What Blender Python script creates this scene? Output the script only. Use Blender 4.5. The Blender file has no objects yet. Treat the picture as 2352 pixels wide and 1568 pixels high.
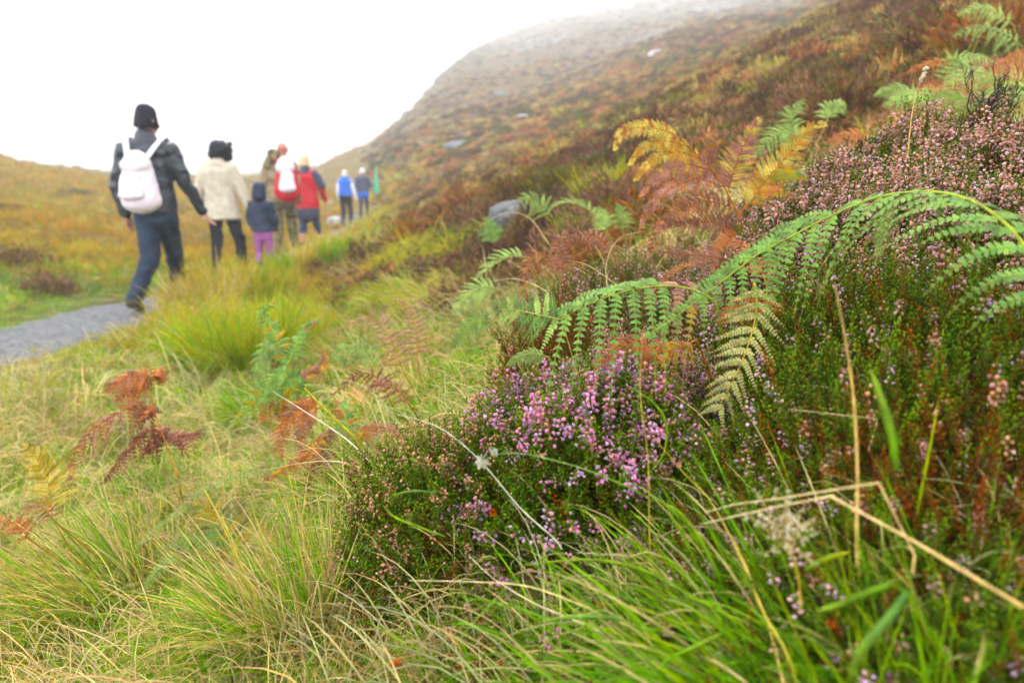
import bpy, math
import numpy as np
from mathutils import Vector, Matrix
R = np.random.default_rng(11)
SC = bpy.context.scene
COL = SC.collection
CZ = 1.05
SAT = 1.2
PIT = math.radians(12.4)
CP, SP = math.cos(PIT), math.sin(PIT)
CAM = np.array([0, 0, CZ])


def ray(u, v):
    a = (u - 1176) / 1568.0
    b = (784 - v) / 1568.0
    return np.array([a, CP + b * SP, -SP + b * CP])


def P(u, v, t):
    """point seen at (u, v) in the 2352 px wide photo, t metres away"""
    return CAM + ray(u, v) * t


def nrm(a):
    a = np.asarray(a, float)
    return a / np.maximum(np.linalg.norm(a, axis=-1, keepdims=True), 1e-9)


# ---------------------------------------------------------------- noise
_T = np.random.default_rng(3).random((256, 256))


def vnoise(x, y):
    x = np.asarray(x, float); y = np.asarray(y, float)
    xi = np.floor(x).astype(int); yi = np.floor(y).astype(int)
    fx = x - xi; fy = y - yi
    fx = fx * fx * (3 - 2 * fx); fy = fy * fy * (3 - 2 * fy)
    g = lambda i, j: _T[i & 255, j & 255]
    return ((g(xi, yi) * (1 - fx) + g(xi + 1, yi) * fx) * (1 - fy) + (g(xi, yi + 1) * (1 - fx) + g(xi + 1, yi + 1) * fx) * fy) * 2 - 1


def fbm(x, y, s, o=3):
    r = 0; a = 1.0
    for k in range(o):
        r = r + a * vnoise(x / s + 17.3 * k, y / s - 9.1 * k)
        a *= .5; s *= .5
    return r


def sstep(a, b, x):
    t = np.clip((np.asarray(x, float) - a) / (b - a), 0, 1)
    return t * t * (3 - 2 * t)


# ---------------------------------------------------------------- mesh building
class MB:
    def __init__(s):
        s.V = []; s.F = []; s.C = []; s.n = 0

    def add(s, V, F, C=None):
        V = np.asarray(V, float).reshape(-1, 3)
        if len(V) == 0: return s
        if not isinstance(F, list): F = [F]
        for f in F:
            f = np.asarray(f, int)
            if len(f): s.F.append(f + s.n)
        C = np.ones((len(V), 3)) * .5 if C is None else np.broadcast_to(np.asarray(C, float), (len(V), 3))
        s.V.append(V); s.C.append(C); s.n += len(V)
        return s

    def data(s):
        q = [f for f in s.F if f.shape[1] == 4]; t = [f for f in s.F if f.shape[1] == 3]
        F = []
        if q: F.append(np.concatenate(q))
        if t: F.append(np.concatenate(t))
        return np.concatenate(s.V), F, np.concatenate(s.C)

    def mesh(s, name, smooth=False):
        V, F, C = s.data()
        me = bpy.data.meshes.new(name)
        me.vertices.add(len(V)); me.vertices.foreach_set('co', V.astype(np.float32).ravel())
        nl = sum(f.size for f in F); nf = sum(len(f) for f in F)
        me.loops.add(nl); me.polygons.add(nf)
        me.loops.foreach_set('vertex_index', np.concatenate([f.ravel() for f in F]).astype(np.int32))
        st = []; o = 0
        for f in F:
            st.append(o + np.arange(len(f)) * f.shape[1]); o += f.size
        me.polygons.foreach_set('loop_start', np.concatenate(st).astype(np.int32))
        if smooth: me.polygons.foreach_set('use_smooth', np.ones(nf, bool))
        me.update(calc_edges=True)
        at = me.attributes.new('col', 'FLOAT_COLOR', 'POINT')
        at.data.foreach_set('color', np.hstack([np.clip(C, 0, 1), np.ones((len(C), 1))]).astype(np.float32).ravel())
        return me

    def build(s, name, mat, parent=None, smooth=False, origin=None):
        if s.n == 0: return None
        if origin is not None:
            s.V = [v - np.asarray(origin) for v in s.V]
        me = s.mesh(name, smooth)
        me.materials.append(mat)
        o = bpy.data.objects.new(name, me); COL.objects.link(o)
        if parent is not None: o.parent = parent
        if origin is not None: o.location = origin
        return o


def tag(o, label=None, cat=None, group=None, kind=None):
    if label: o['label'] = label
    if cat: o['category'] = cat
    if group: o['group'] = group
    if kind: o['kind'] = kind
    return o


def empty(name, loc, label=None, cat=None, group=None):
    o = bpy.data.objects.new(name, None); COL.objects.link(o)
    o.location = tuple(float(q) for q in loc); o.empty_display_size = .05
    return tag(o, label, cat, group)


class Thing:
    """an Empty at the base plus parts given in world coordinates"""
    def __init__(s, name, loc, label, cat, group=None):
        s.loc = np.array([float(q) for q in loc]); s.o = empty(name, loc, label, cat, group)

    def part(s, mb, name, mat, parent=None, smooth=False, label=None):
        if mb.n == 0: return None
        mb.V = [v - s.loc for v in mb.V]
        o = mb.build(name, mat, parent or s.o, smooth)
        if label: o['label'] = label
        return o


def grid_faces(nr, nc):
    i = np.arange(nr - 1)[:, None] * nc + np.arange(nc - 1)[None]
    return np.stack([i, i + 1, i + nc + 1, i + nc], -1).reshape(-1, 4)


def tubes(pts, rad, sides=5, cols=None):
    """pts (N,K,3) rad (N,K) -> V, F, C"""
    pts = np.asarray(pts, float)
    if pts.ndim == 2: pts = pts[None]
    N, K, _ = pts.shape
    rad = np.broadcast_to(np.asarray(rad, float), (N, K))
    tg = nrm(np.gradient(pts, axis=1))
    ref = np.where(np.abs(tg[:, :1, 2:3]) > .8, np.array([1., 0, 0]), np.array([0, 0, 1.]))
    a = nrm(np.cross(tg, np.broadcast_to(ref, tg.shape))); b = np.cross(tg, a)
    th = np.arange(sides) * 2 * math.pi / sides
    V = pts[:, :, None] + rad[:, :, None, None] * (a[:, :, None] * np.cos(th)[:, None] + b[:, :, None] * np.sin(th)[:, None])
    k = np.arange(K - 1)[:, None] * sides; s0 = np.arange(sides)[None]; s1 = (s0 + 1) % sides
    f = np.stack([k + s0, k + s1, k + sides + s1, k + sides + s0], -1).reshape(-1, 4)
    F = (f[None] + (np.arange(N) * K * sides)[:, None, None]).reshape(-1, 4)
    C = None
    if cols is not None:
        C = np.broadcast_to(np.asarray(cols, float).reshape((-1, 1, 1, 3)) if np.ndim(cols) <= 2 else np.asarray(cols, float)[:, :, None], (N, K, sides, 3)).reshape(-1, 3)
    return V.reshape(-1, 3), F, C


def catmull(pts, n):
    p = np.asarray(pts, float); m = len(p)
    d = np.r_[0, np.cumsum(np.linalg.norm(np.diff(p, axis=0), axis=1))]
    pe = np.vstack([2 * p[0] - p[1], p, 2 * p[-1] - p[-2]])
    out = []
    for x in np.linspace(0, d[-1], n):
        i = min(np.searchsorted(d, x, 'right') - 1, m - 2); i = max(i, 0)
        t = (x - d[i]) / max(d[i + 1] - d[i], 1e-9)
        a, b, c, e = pe[i], pe[i + 1], pe[i + 2], pe[i + 3]
        out.append(.5 * ((2 * b) + (c - a) * t + (2 * a - 5 * b + 4 * c - e) * t * t + (-a + 3 * b - 3 * c + e) * t ** 3))
    return np.array(out)


def blades(base, dirv, L, W, droop, c0, c1, seg=4, rng=R, side=None, fold=False, tipw=.04):
    base = np.asarray(base, float); N = len(base)
    dirv = nrm(dirv); L = np.broadcast_to(L, (N,))[:, None]; W = np.broadcast_to(W, (N,)); droop = np.broadcast_to(droop, (N,))
    s = np.linspace(0, 1, seg + 1)
    up = np.array([0, 0, 1.])
    c = base[:, None] + dirv[:, None] * (L * s)[..., None] - up * (L * s ** 2 * droop[:, None])[..., None]
    tg = nrm(np.gradient(c, axis=1))
    if side is None:
        th = rng.random(N) * 2 * math.pi
        rv = np.stack([np.cos(th), np.sin(th), rng.normal(0, .3, N)], -1)
    else:
        rv = np.broadcast_to(side, (N, 3))
    sd = nrm(np.cross(tg, np.broadcast_to(rv[:, None], tg.shape)))
    w = np.interp(s, [0, .25, .6, .85, 1], [.7, 1, .85, .5, tipw])
    off = sd * (W[:, None] * w)[..., None] * .5
    C = np.asarray(c0)[..., None, :] * (1 - s)[:, None] + np.asarray(c1)[..., None, :] * s[:, None]
    C = np.broadcast_to(C, (N, seg + 1, 3))
    if not fold:
        V = np.stack([c - off, c + off], 2).reshape(-1, 3)
        k = np.arange(seg) * 2
        f = np.stack([k, k + 1, k + 3, k + 2], -1)
        m = 2
    else:
        nn = np.cross(sd, tg)
        V = np.stack([c - off, c - nn * (W[:, None] * w * .22)[..., None], c + off], 2).reshape(-1, 3)
        k = np.arange(seg) * 3
        f = np.concatenate([np.stack([k, k + 1, k + 4, k + 3], -1), np.stack([k + 1, k + 2, k + 5, k + 4], -1)])
        m = 3
    F = (f[None] + (np.arange(N) * (seg + 1) * m)[:, None, None]).reshape(-1, 4)
    return V, F, np.repeat(C.reshape(-1, 3), m, axis=0)


def frames(z, spin=None, rng=R):
    """rotation matrices (N,3,3) whose third column is z"""
    z = nrm(z); N = len(z)
    th = rng.random(N) * 2 * math.pi if spin is None else spin
    r = np.where(np.abs(z[:, 2:3]) > .9, np.array([1., 0, 0]), np.array([0, 0, 1.]))
    x = nrm(np.cross(r, z)); y = np.cross(z, x)
    X = x * np.cos(th)[:, None] + y * np.sin(th)[:, None]
    Y = np.cross(z, X)
    return np.stack([X, Y, z], -1)


def inst(V, F, C, M, T, S, tint=None):
    """merge N copies of one small mesh"""
    N = len(T); m = len(V)
    S = np.broadcast_to(S, (N,))
    W = np.einsum('nij,mj->nmi', M, V) * S[:, None, None] + np.asarray(T)[:, None]
    Fs = [(f[None] + (np.arange(N) * m)[:, None, None]).reshape(-1, f.shape[1]) for f in F]
    CC = np.broadcast_to(C[None], (N, m, 3))
    if tint is not None: CC = CC * np.asarray(tint)[:, None]
    return W.reshape(-1, 3), Fs, CC.reshape(-1, 3)


# ---------------------------------------------------------------- materials
class NT:
    def __init__(s, name):
        s.m = bpy.data.materials.new(name); s.m.use_nodes = True
        s.t = s.m.node_tree; s.t.nodes.clear()
        s.out = s.n('ShaderNodeOutputMaterial')

    def n(s, typ, **k):
        o = s.t.nodes.new(typ)
        for a, b in k.items():
            if a.startswith('i_'):
                key = a[2:]; o.inputs[int(key) if key.isdigit() else key.replace('_', ' ')].default_value = b
            else: setattr(o, a, b)
        return o

    def l(s, a, b): s.t.links.new(a, b)


def veg_mat(name, transl=.3, rough=.5, spec=.3, inst_tint=False, nscale=60., namp=.35, bump=0, sat=None):
    m = NT(name)
    at = m.n('ShaderNodeAttribute', attribute_name='col')
    colr = at.outputs['Color']
    if inst_tint:
        a2 = m.n('ShaderNodeAttribute', attribute_name='tint', attribute_type='INSTANCER')
        mx = m.n('ShaderNodeMix', data_type='RGBA', blend_type='MULTIPLY'); mx.inputs[0].default_value = 1
        m.l(colr, mx.inputs[6]); m.l(a2.outputs['Color'], mx.inputs[7]); colr = mx.outputs[2]
    geo = m.n('ShaderNodeNewGeometry')
    nz = m.n('ShaderNodeTexNoise', i_Scale=nscale, i_Detail=2.)
    m.l(geo.outputs['Position'], nz.inputs['Vector'])
    mp = m.n('ShaderNodeMapRange'); mp.inputs[1].default_value = .3; mp.inputs[2].default_value = .7
    mp.inputs[3].default_value = 1 - namp; mp.inputs[4].default_value = 1 + namp
    m.l(nz.outputs[0], mp.inputs[0])
    hs = m.n('ShaderNodeHueSaturation'); hs.inputs['Saturation'].default_value = SAT if sat is None else sat; hs.inputs['Value'].default_value = .88; m.l(colr, hs.inputs['Color'])
    vm = m.n('ShaderNodeVectorMath', operation='SCALE'); m.l(hs.outputs[0], vm.inputs[0]); m.l(mp.outputs[0], vm.inputs[3])
    bs = m.n('ShaderNodeBsdfPrincipled'); bs.inputs['Roughness'].default_value = rough
    bs.inputs['Specular IOR Level'].default_value = spec
    m.l(vm.outputs[0], bs.inputs['Base Color'])
    if bump:
        bp = m.n('ShaderNodeBump', i_Strength=bump, i_Distance=.004)
        n2 = m.n('ShaderNodeTexNoise', i_Scale=nscale * 4); m.l(geo.outputs['Position'], n2.inputs['Vector'])
        m.l(n2.outputs[0], bp.inputs['Height']); m.l(bp.outputs[0], bs.inputs['Normal'])
    if transl:
        tr = m.n('ShaderNodeBsdfTranslucent'); m.l(vm.outputs[0], tr.inputs['Color'])
        ms = m.n('ShaderNodeMixShader', i_0=transl); m.l(bs.outputs[0], ms.inputs[1]); m.l(tr.outputs[0], ms.inputs[2])
        m.l(ms.outputs[0], m.out.inputs[0])
    else: m.l(bs.outputs[0], m.out.inputs[0])
    return m.m


M_GRASS = veg_mat('grass_blades', .35, .4, .16)
M_GRASSI = veg_mat('grass_blades_tinted', .35, .45, .12, inst_tint=True, nscale=6)
M_LEAF = veg_mat('fern_leaf', .3, .5, .14, nscale=45, sat=1.1)
M_HEATH = veg_mat('heather_leaf', .2, .55, .1, nscale=30)
M_HEATHI = veg_mat('heather_leaf_tinted', .25, .7, .1, inst_tint=True, nscale=3, namp=.45, sat=1.0)
M_FLOW = veg_mat('heather_flower', .35, .5, .12, nscale=90, namp=.2, sat=1.0)
M_WOOD = veg_mat('heather_wood', 0, .7, .2, nscale=80, bump=.6)
M_STEM = veg_mat('plant_stem', .1, .45, .2, nscale=70)


# ---------------------------------------------------------------- scatter (for uncountable cover only)
def scatter(name, label, variants, mat, pts, rot, scl, idx, tint):
    co = bpy.data.collections.new(name + '_source')
    for k, mb in enumerate(variants):
        me = mb.mesh('%s_clump' % name); me.materials.append(mat)
        o = bpy.data.objects.new('%s_source_%02d' % (name, k), me); co.objects.link(o)
    me = bpy.data.meshes.new(name)
    n = len(pts)
    me.vertices.add(n); me.vertices.foreach_set('co', np.asarray(pts, np.float32).ravel())
    for nm, ty, key, arr in (('rot', 'FLOAT_VECTOR', 'vector', rot), ('scl', 'FLOAT', 'value', scl), ('vid', 'INT', 'value', idx)):
        a = me.attributes.new(nm, ty, 'POINT')
        a.data.foreach_set(key, np.asarray(arr, np.int32 if ty == 'INT' else np.float32).ravel())
    a = me.attributes.new('tint', 'FLOAT_COLOR', 'POINT')
    a.data.foreach_set('color', np.hstack([np.asarray(tint), np.ones((n, 1))]).astype(np.float32).ravel())
    o = bpy.data.objects.new(name, me); COL.objects.link(o)
    g = bpy.data.node_groups.new(name + '_nodes', 'GeometryNodeTree')
    g.interface.new_socket('Geometry', in_out='INPUT', socket_type='NodeSocketGeometry')
    g.interface.new_socket('Geometry', in_out='OUTPUT', socket_type='NodeSocketGeometry')
    N = g.nodes; L = g.links
    gi = N.new('NodeGroupInput'); go = N.new('NodeGroupOutput')
    m2p = N.new('GeometryNodeMeshToPoints')
    iop = N.new('GeometryNodeInstanceOnPoints')
    ci = N.new('GeometryNodeCollectionInfo'); ci.inputs['Collection'].default_value = co
    ci.inputs['Separate Children'].default_value = True; ci.inputs['Reset Children'].default_value = True
    def na(nm, ty):
        q = N.new('GeometryNodeInputNamedAttribute'); q.data_type = ty; q.inputs[0].default_value = nm
        return q.outputs[0]
    L.new(gi.outputs[0], m2p.inputs[0]); L.new(m2p.outputs[0], iop.inputs['Points'])
    L.new(ci.outputs[0], iop.inputs['Instance']); iop.inputs['Pick Instance'].default_value = True
    L.new(na('vid', 'INT'), iop.inputs['Instance Index'])
    e2r = N.new('FunctionNodeEulerToRotation'); L.new(na('rot', 'FLOAT_VECTOR'), e2r.inputs[0]); L.new(e2r.outputs[0], iop.inputs['Rotation'])
    L.new(na('scl', 'FLOAT'), iop.inputs['Scale'])
    L.new(iop.outputs[0], go.inputs[0])
    md = o.modifiers.new('cover', 'NODES'); md.node_group = g
    tag(o, label, name.replace('_', ' '), kind='stuff')
    return o
HAZE = .0036
EXPO = 1.48
# ---------------------------------------------------------------- land
PY = [-5, 0, 3, 4.8, 5.9, 8.7, 12, 16, 21, 30, 60]
PX = [-5.6, -4.6, -3.9, -3.62, -3.45, -3.3, -3.7, -4.2, -4.85, -6.5, -14]
SKY = [(-2500, 200, 60), (-700, 290, 60), (-200, 325, 50), (0, 352, 45), (47, 371, 45), (150, 387, 45), (280, 398, 48), (400, 404, 55),
       (500, 408, 70), (640, 398, 80), (700, 385, 80), (740, 376, 75), (850, 330, 85), (900, 290, 95), (960, 240, 110), (1000, 190, 130),
       (1080, 120, 190), (1150, 85, 290), (1250, 40, 450), (1400, -5, 660), (1600, -25, 620), (1900, -40, 480), (2352, -60, 360), (4500, -60, 300)]
_sa, _se, _st = [], [], []
for _u, _v, _t in SKY:
    r_ = ray(_u, _v); _sa.append(r_[0] / r_[1]); _se.append(r_[2] / r_[1]); _st.append(_t)


def path_x(y): return np.interp(y, PY, PX)


def toe(y): return np.interp(y, [0, 1, 3.5, 6, 9, 20], [-1.1, -1.0, -.95, -1.6, -2.5, -4.2])


def near(x, y):
    yy = np.clip(y, 0.2, 20)
    d = x - toe(yy)
    sl = np.interp(yy, [.3, .8, 1.5, 4], [.38, .4, .43, .45])
    bank = (d + np.sqrt(d * d + .12)) / 2 * sl
    dl = path_x(y) - .55 - x
    left = (dl + np.sqrt(dl * dl + .5)) / 2 * .1
    z = bank + left - .02
    pm = 1 - sstep(.35, .8, np.abs(x - path_x(y)))
    amp = .3 + .7 * sstep(.5, 4, yy)
    n = .05 * fbm(x, y, 1.1, 3) * amp + .10 * sstep(3, 8, yy) * fbm(x + 31, y, 3.1, 2)
    z = z + n * (1 - .85 * pm)
    # low bank between the meadow and the track
    return z - .035 * pm


def H(x, y):
    x = np.asarray(x, float); y = np.asarray(y, float)
    zn = near(x, y)
    t = np.maximum(y, 20.0)
    a = np.clip(x / t, -3, 3)
    e0 = (near(a * 20, 20.0 + 0 * a) - CZ) / 20
    es = np.interp(a, _sa, _se); T = np.interp(a, _sa, _st)
    u = np.clip(np.log(t / 20) / np.log(T / 20), 0, 1)
    S = 1 - (1 - u) ** 1.7
    tt = np.minimum(t, T)
    z = CZ + (e0 + (es - e0) * S) * tt
    rough = sstep(20, 60, t)
    z = z + rough * (.012 * tt * fbm(x, y, 14, 3) * (1 - u ** 4) + .25 * fbm(x, y, 4, 2))
    ov = np.maximum(t - T, 0)
    z = z - np.minimum(ov * .12, 12) * (1 - sstep(500, 560, T))
    ridge = np.interp(a, [-.62, -.52, -.45, -.38, -.34, -.28, -.2], [0, .3, .62, 1.0, 1.02, .9, 0])
    z = z + ridge * 18.5 * np.exp(-((t - 300) / 60) ** 2)
    return np.where(y < 20, zn, z)


def ground_hit(u, v, t0=.3, t1=400):
    d = ray(u, v); ts = np.exp(np.linspace(math.log(t0), math.log(t1), 1500))
    p = CAM + d * ts[:, None]
    k = np.argmax(p[:, 2] < H(p[:, 0], p[:, 1]))
    return p[k]


def G(x, y, dz=0.): return np.array([x, y, float(H(x, y)) + dz])


GREEN = np.array([.15, .23, .03]); STRAW = np.array([.46, .35, .15]); OCHRE = np.array([.36, .21, .04]); RUST = np.array([.27, .085, .03])
OLIVE = np.array([.20, .18, .02]); BROWN = np.array([.12, .055, .03]); LIME = np.array([.26, .32, .02]); TAN = np.array([.33, .2, .09])


def zone(x, y):
    """own colour of the vegetation cover at x, y"""
    x = np.asarray(x, float)[..., None]; y = np.asarray(y, float)[..., None]
    d = x - np.where(y < 20, toe(np.clip(y, .2, 20)), -.21 * y)
    n1 = fbm(x, y, .9, 2); n2 = fbm(x + 50, y - 20, 2.6, 2); n3 = fbm(x - 70, y + 9, 11, 2)
    meadow = GREEN * .9 + (STRAW - GREEN) * np.clip(.35 + .5 * n1, 0, 1) * .8
    meadow = meadow + (OCHRE * 1.15 - meadow) * np.clip(sstep(3.5, 9, y) * (.35 + .6 * n2), 0, 1)
    leftm = OCHRE * 1.0 + (OLIVE * 1.2 - OCHRE) * np.clip(.4 + .7 * n2, 0, 1) * .6 + (BROWN - OCHRE) * np.clip(n1 * .9, 0, 1) * .4
    nearleft = GREEN + (OLIVE - GREEN) * np.clip(.5 + n1, 0, 1) * .6
    leftm = nearleft + (leftm - nearleft) * sstep(6.5, 12, y + .25 * (x + 5) + 1.2 * n2)
    hill = TAN * .9 + (RUST - TAN) * np.clip(.1 + .8 * n1 + .4 * n3, 0, 1) + (OCHRE - TAN) * np.clip(.45 + .8 * n2 - .3 * n3, 0, 1) * .7
    hill = hill + (BROWN - hill) * np.clip(.15 + .9 * fbm(x + 9, y + 4, 1.4, 2), 0, 1) * .8
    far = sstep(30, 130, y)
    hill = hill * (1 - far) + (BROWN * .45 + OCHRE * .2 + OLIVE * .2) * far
    c = np.where(x < path_x(y), leftm, meadow)
    hw = sstep(.3, 1.8, d + .8 * n2 - 1.0 * (1 - sstep(2, 6, y)))
    c = c * (1 - hw) + hill * hw
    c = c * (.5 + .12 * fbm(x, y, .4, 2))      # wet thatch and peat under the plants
    return np.clip(c, .01, 1)


# rows / columns of the one ground sheet
ty = [-12.0]
while ty[-1] < 1020:
    y_ = ty[-1]; ty.append(y_ + (.15 if y_ < 0 else .035 + .0135 * y_))
ty = np.array(ty)
ac = np.concatenate([np.linspace(-3.2, -1.0, 40)[:-1], np.linspace(-1.0, 1.0, 420), np.linspace(1.0, 3.2, 40)[1:]])
Yg = np.repeat(ty[:, None], len(ac), 1)
wy_ = np.maximum(Yg, 0) + 1.6
Xg = np.clip(ac[None], -1, 1) * wy_ + np.sign(ac[None]) * np.maximum(np.abs(ac[None]) - 1, 0) * np.minimum(wy_, 60)
Zg = H(Xg, Yg)
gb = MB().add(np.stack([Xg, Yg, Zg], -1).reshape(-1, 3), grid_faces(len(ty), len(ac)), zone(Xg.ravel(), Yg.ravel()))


def ground_mat():
    m = NT('moorland_ground')
    at = m.n('ShaderNodeAttribute', attribute_name='col')
    geo = m.n('ShaderNodeNewGeometry')
    def nz(sc, det=3., rough=.6):
        q = m.n('ShaderNodeTexNoise', i_Scale=sc, i_Detail=det, i_Roughness=rough); m.l(geo.outputs['Position'], q.inputs['Vector']); return q.outputs[0]
    def ramp(src, a, b, lo, hi):
        q = m.n('ShaderNodeMapRange'); m.l(src, q.inputs[0])
        for i, v in enumerate((a, b, lo, hi)): q.inputs[i + 1].default_value = v
        return q.outputs[0]
    def mix(f, a, b):
        q = m.n('ShaderNodeMix', data_type='RGBA')
        if isinstance(f, float): q.inputs[0].default_value = f
        else: m.l(f, q.inputs[0])
        for i, s in ((6, a), (7, b)):
            if isinstance(s, tuple): q.inputs[i].default_value = (*s, 1)
            else: m.l(s, q.inputs[i])
        return q.outputs[2]
    c = mix(ramp(nz(1.7), .42, .62, 0, .5), at.outputs['Color'], (.075, .035, .02))
    c = mix(ramp(nz(3.3), .5, .66, 0, .7), c, (.24, .17, .04))
    c = mix(ramp(nz(9, 4), .5, .7, 0, .6), c, (.05, .03, .012))
    # grey crag showing through high on the far slope
    sx = m.n('ShaderNodeSeparateXYZ'); m.l(geo.outputs['Position'], sx.inputs[0])
    hi = ramp(sx.outputs['Z'], 14, 30, 0, 1)
    rk = m.n('ShaderNodeMath', operation='MULTIPLY'); m.l(hi, rk.inputs[0]); m.l(ramp(nz(.07, 6, .65), .52, .6, 0, .8), rk.inputs[1])
    c = mix(rk.outputs[0], c, (.2, .2, .2))
    bs = m.n('ShaderNodeBsdfPrincipled'); bs.inputs['Roughness'].default_value = .95; bs.inputs['Specular IOR Level'].default_value = .1
    m.l(c, bs.inputs['Base Color'])
    bp = m.n('ShaderNodeBump', i_Strength=.8, i_Distance=.12); m.l(nz(5, 5, .7), bp.inputs['Height']); m.l(bp.outputs[0], bs.inputs['Normal'])
    m.l(bs.outputs[0], m.out.inputs[0])
    return m.m


ground = tag(gb.build('ground', ground_mat(), smooth=True), kind='structure')

# gravel track
yy = np.concatenate([np.arange(-2, 16, .06), np.arange(16, 25, .25)])
tt_ = np.linspace(-1, 1, 21)
hw_ = np.interp(yy, [0, 6, 8, 14, 40], [.56, .50, .34, .32, .32]) + .07 * vnoise(yy * 1.3, yy * 0)
Xp = path_x(yy)[:, None] + tt_[None] * hw_[:, None]
Yp = np.repeat(yy[:, None], 21, 1)
Zp = H(Xp, Yp) + .025 - .03 * np.abs(tt_)[None] ** 6 + .008 * fbm(Xp, Yp, .12, 3)


def stone_mat(name, c1, c2, sc=30., bump=.5, dist=.01, lichen=None):
    m = NT(name); geo = m.n('ShaderNodeNewGeometry')
    v = m.n('ShaderNodeTexVoronoi', i_Scale=sc); m.l(geo.outputs['Position'], v.inputs['Vector'])
    n = m.n('ShaderNodeTexNoise', i_Scale=sc * .35, i_Detail=6., i_Roughness=.65); m.l(geo.outputs['Position'], n.inputs['Vector'])
    mx = m.n('ShaderNodeMix', data_type='RGBA'); mx.inputs[6].default_value = (*c1, 1); mx.inputs[7].default_value = (*c2, 1)
    ad = m.n('ShaderNodeMath', operation='ADD', use_clamp=True); m.l(n.outputs[0], ad.inputs[0])
    mr = m.n('ShaderNodeMapRange'); mr.inputs[3].default_value = -.35; mr.inputs[4].default_value = .35
    sp = m.n('ShaderNodeSeparateColor'); m.l(v.outputs['Color'], sp.inputs[0]); m.l(sp.outputs[0], mr.inputs[0]); m.l(mr.outputs[0], ad.inputs[1])
    m.l(ad.outputs[0], mx.inputs[0]); col = mx.outputs[2]
    if lichen:
        n2 = m.n('ShaderNodeTexNoise', i_Scale=sc * .5, i_Detail=5.); m.l(geo.outputs['Position'], n2.inputs['Vector'])
        r2 = m.n('ShaderNodeMapRange'); m.l(n2.outputs[0], r2.inputs[0]); r2.inputs[1].default_value = .52; r2.inputs[2].default_value = .6
        m3 = m.n('ShaderNodeMix', data_type='RGBA'); m.l(r2.outputs[0], m3.inputs[0]); m.l(col, m3.inputs[6]); m3.inputs[7].default_value = (*lichen, 1); col = m3.outputs[2]
    bs = m.n('ShaderNodeBsdfPrincipled'); bs.inputs['Roughness'].default_value = .75; bs.inputs['Specular IOR Level'].default_value = .2
    m.l(col, bs.inputs['Base Color'])
    bp = m.n('ShaderNodeBump', i_Strength=bump, i_Distance=dist); m.l(v.outputs['Distance'], bp.inputs['Height']); m.l(bp.outputs[0], bs.inputs['Normal'])
    m.l(bs.outputs[0], m.out.inputs[0])
    return m.m


path = tag(MB().add(np.stack([Xp, Yp, Zp], -1).reshape(-1, 3), grid_faces(len(yy), 21)).build('path', stone_mat('wet_gravel', (.045, .044, .045), (.165, .16, .16), 34.), smooth=True), kind='structure')
# ---------------------------------------------------------------- bracken
PAL = {   # leaf a, leaf b, tip, stem
    'green':  ((.15, .30, .085), (.23, .38, .085), (.22, .22, .05), (.34, .36, .07)),
    'dgreen': ((.07, .18, .05), (.12, .24, .05), (.16, .16, .04), (.28, .30, .06)),
    'pale':   ((.30, .48, .15), (.40, .52, .14), (.40, .36, .12), (.36, .34, .10)),
    'teal':   ((.22, .34, .10), (.31, .42, .11), (.3, .36, .12), (.3, .3, .1)),
    'cream':  ((.46, .50, .17), (.58, .56, .25), (.50, .28, .10), (.62, .40, .10)),
    'yellow': ((.68, .47, .11), (.54, .50, .14), (.60, .26, .05), (.46, .18, .03)),
    'turn':   ((.60, .24, .08), (.64, .46, .08), (.40, .14, .06), (.44, .15, .03)),
    'rust':   ((.60, .25, .11), (.48, .17, .08), (.36, .12, .06), (.46, .17, .03)),
    'dark':   ((.20, .09, .07), (.29, .12, .08), (.10, .035, .03), (.26, .09, .03)),
    'maroon': ((.36, .17, .13), (.48, .24, .17), (.24, .08, .07), (.30, .10, .04)),
    'pinkish': ((.42, .20, .14), (.48, .26, .17), (.36, .15, .1), (.40, .18, .06)),
    'olive':  ((.34, .30, .03), (.46, .28, .02), (.46, .14, .02), (.44, .24, .03)),
}


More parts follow.
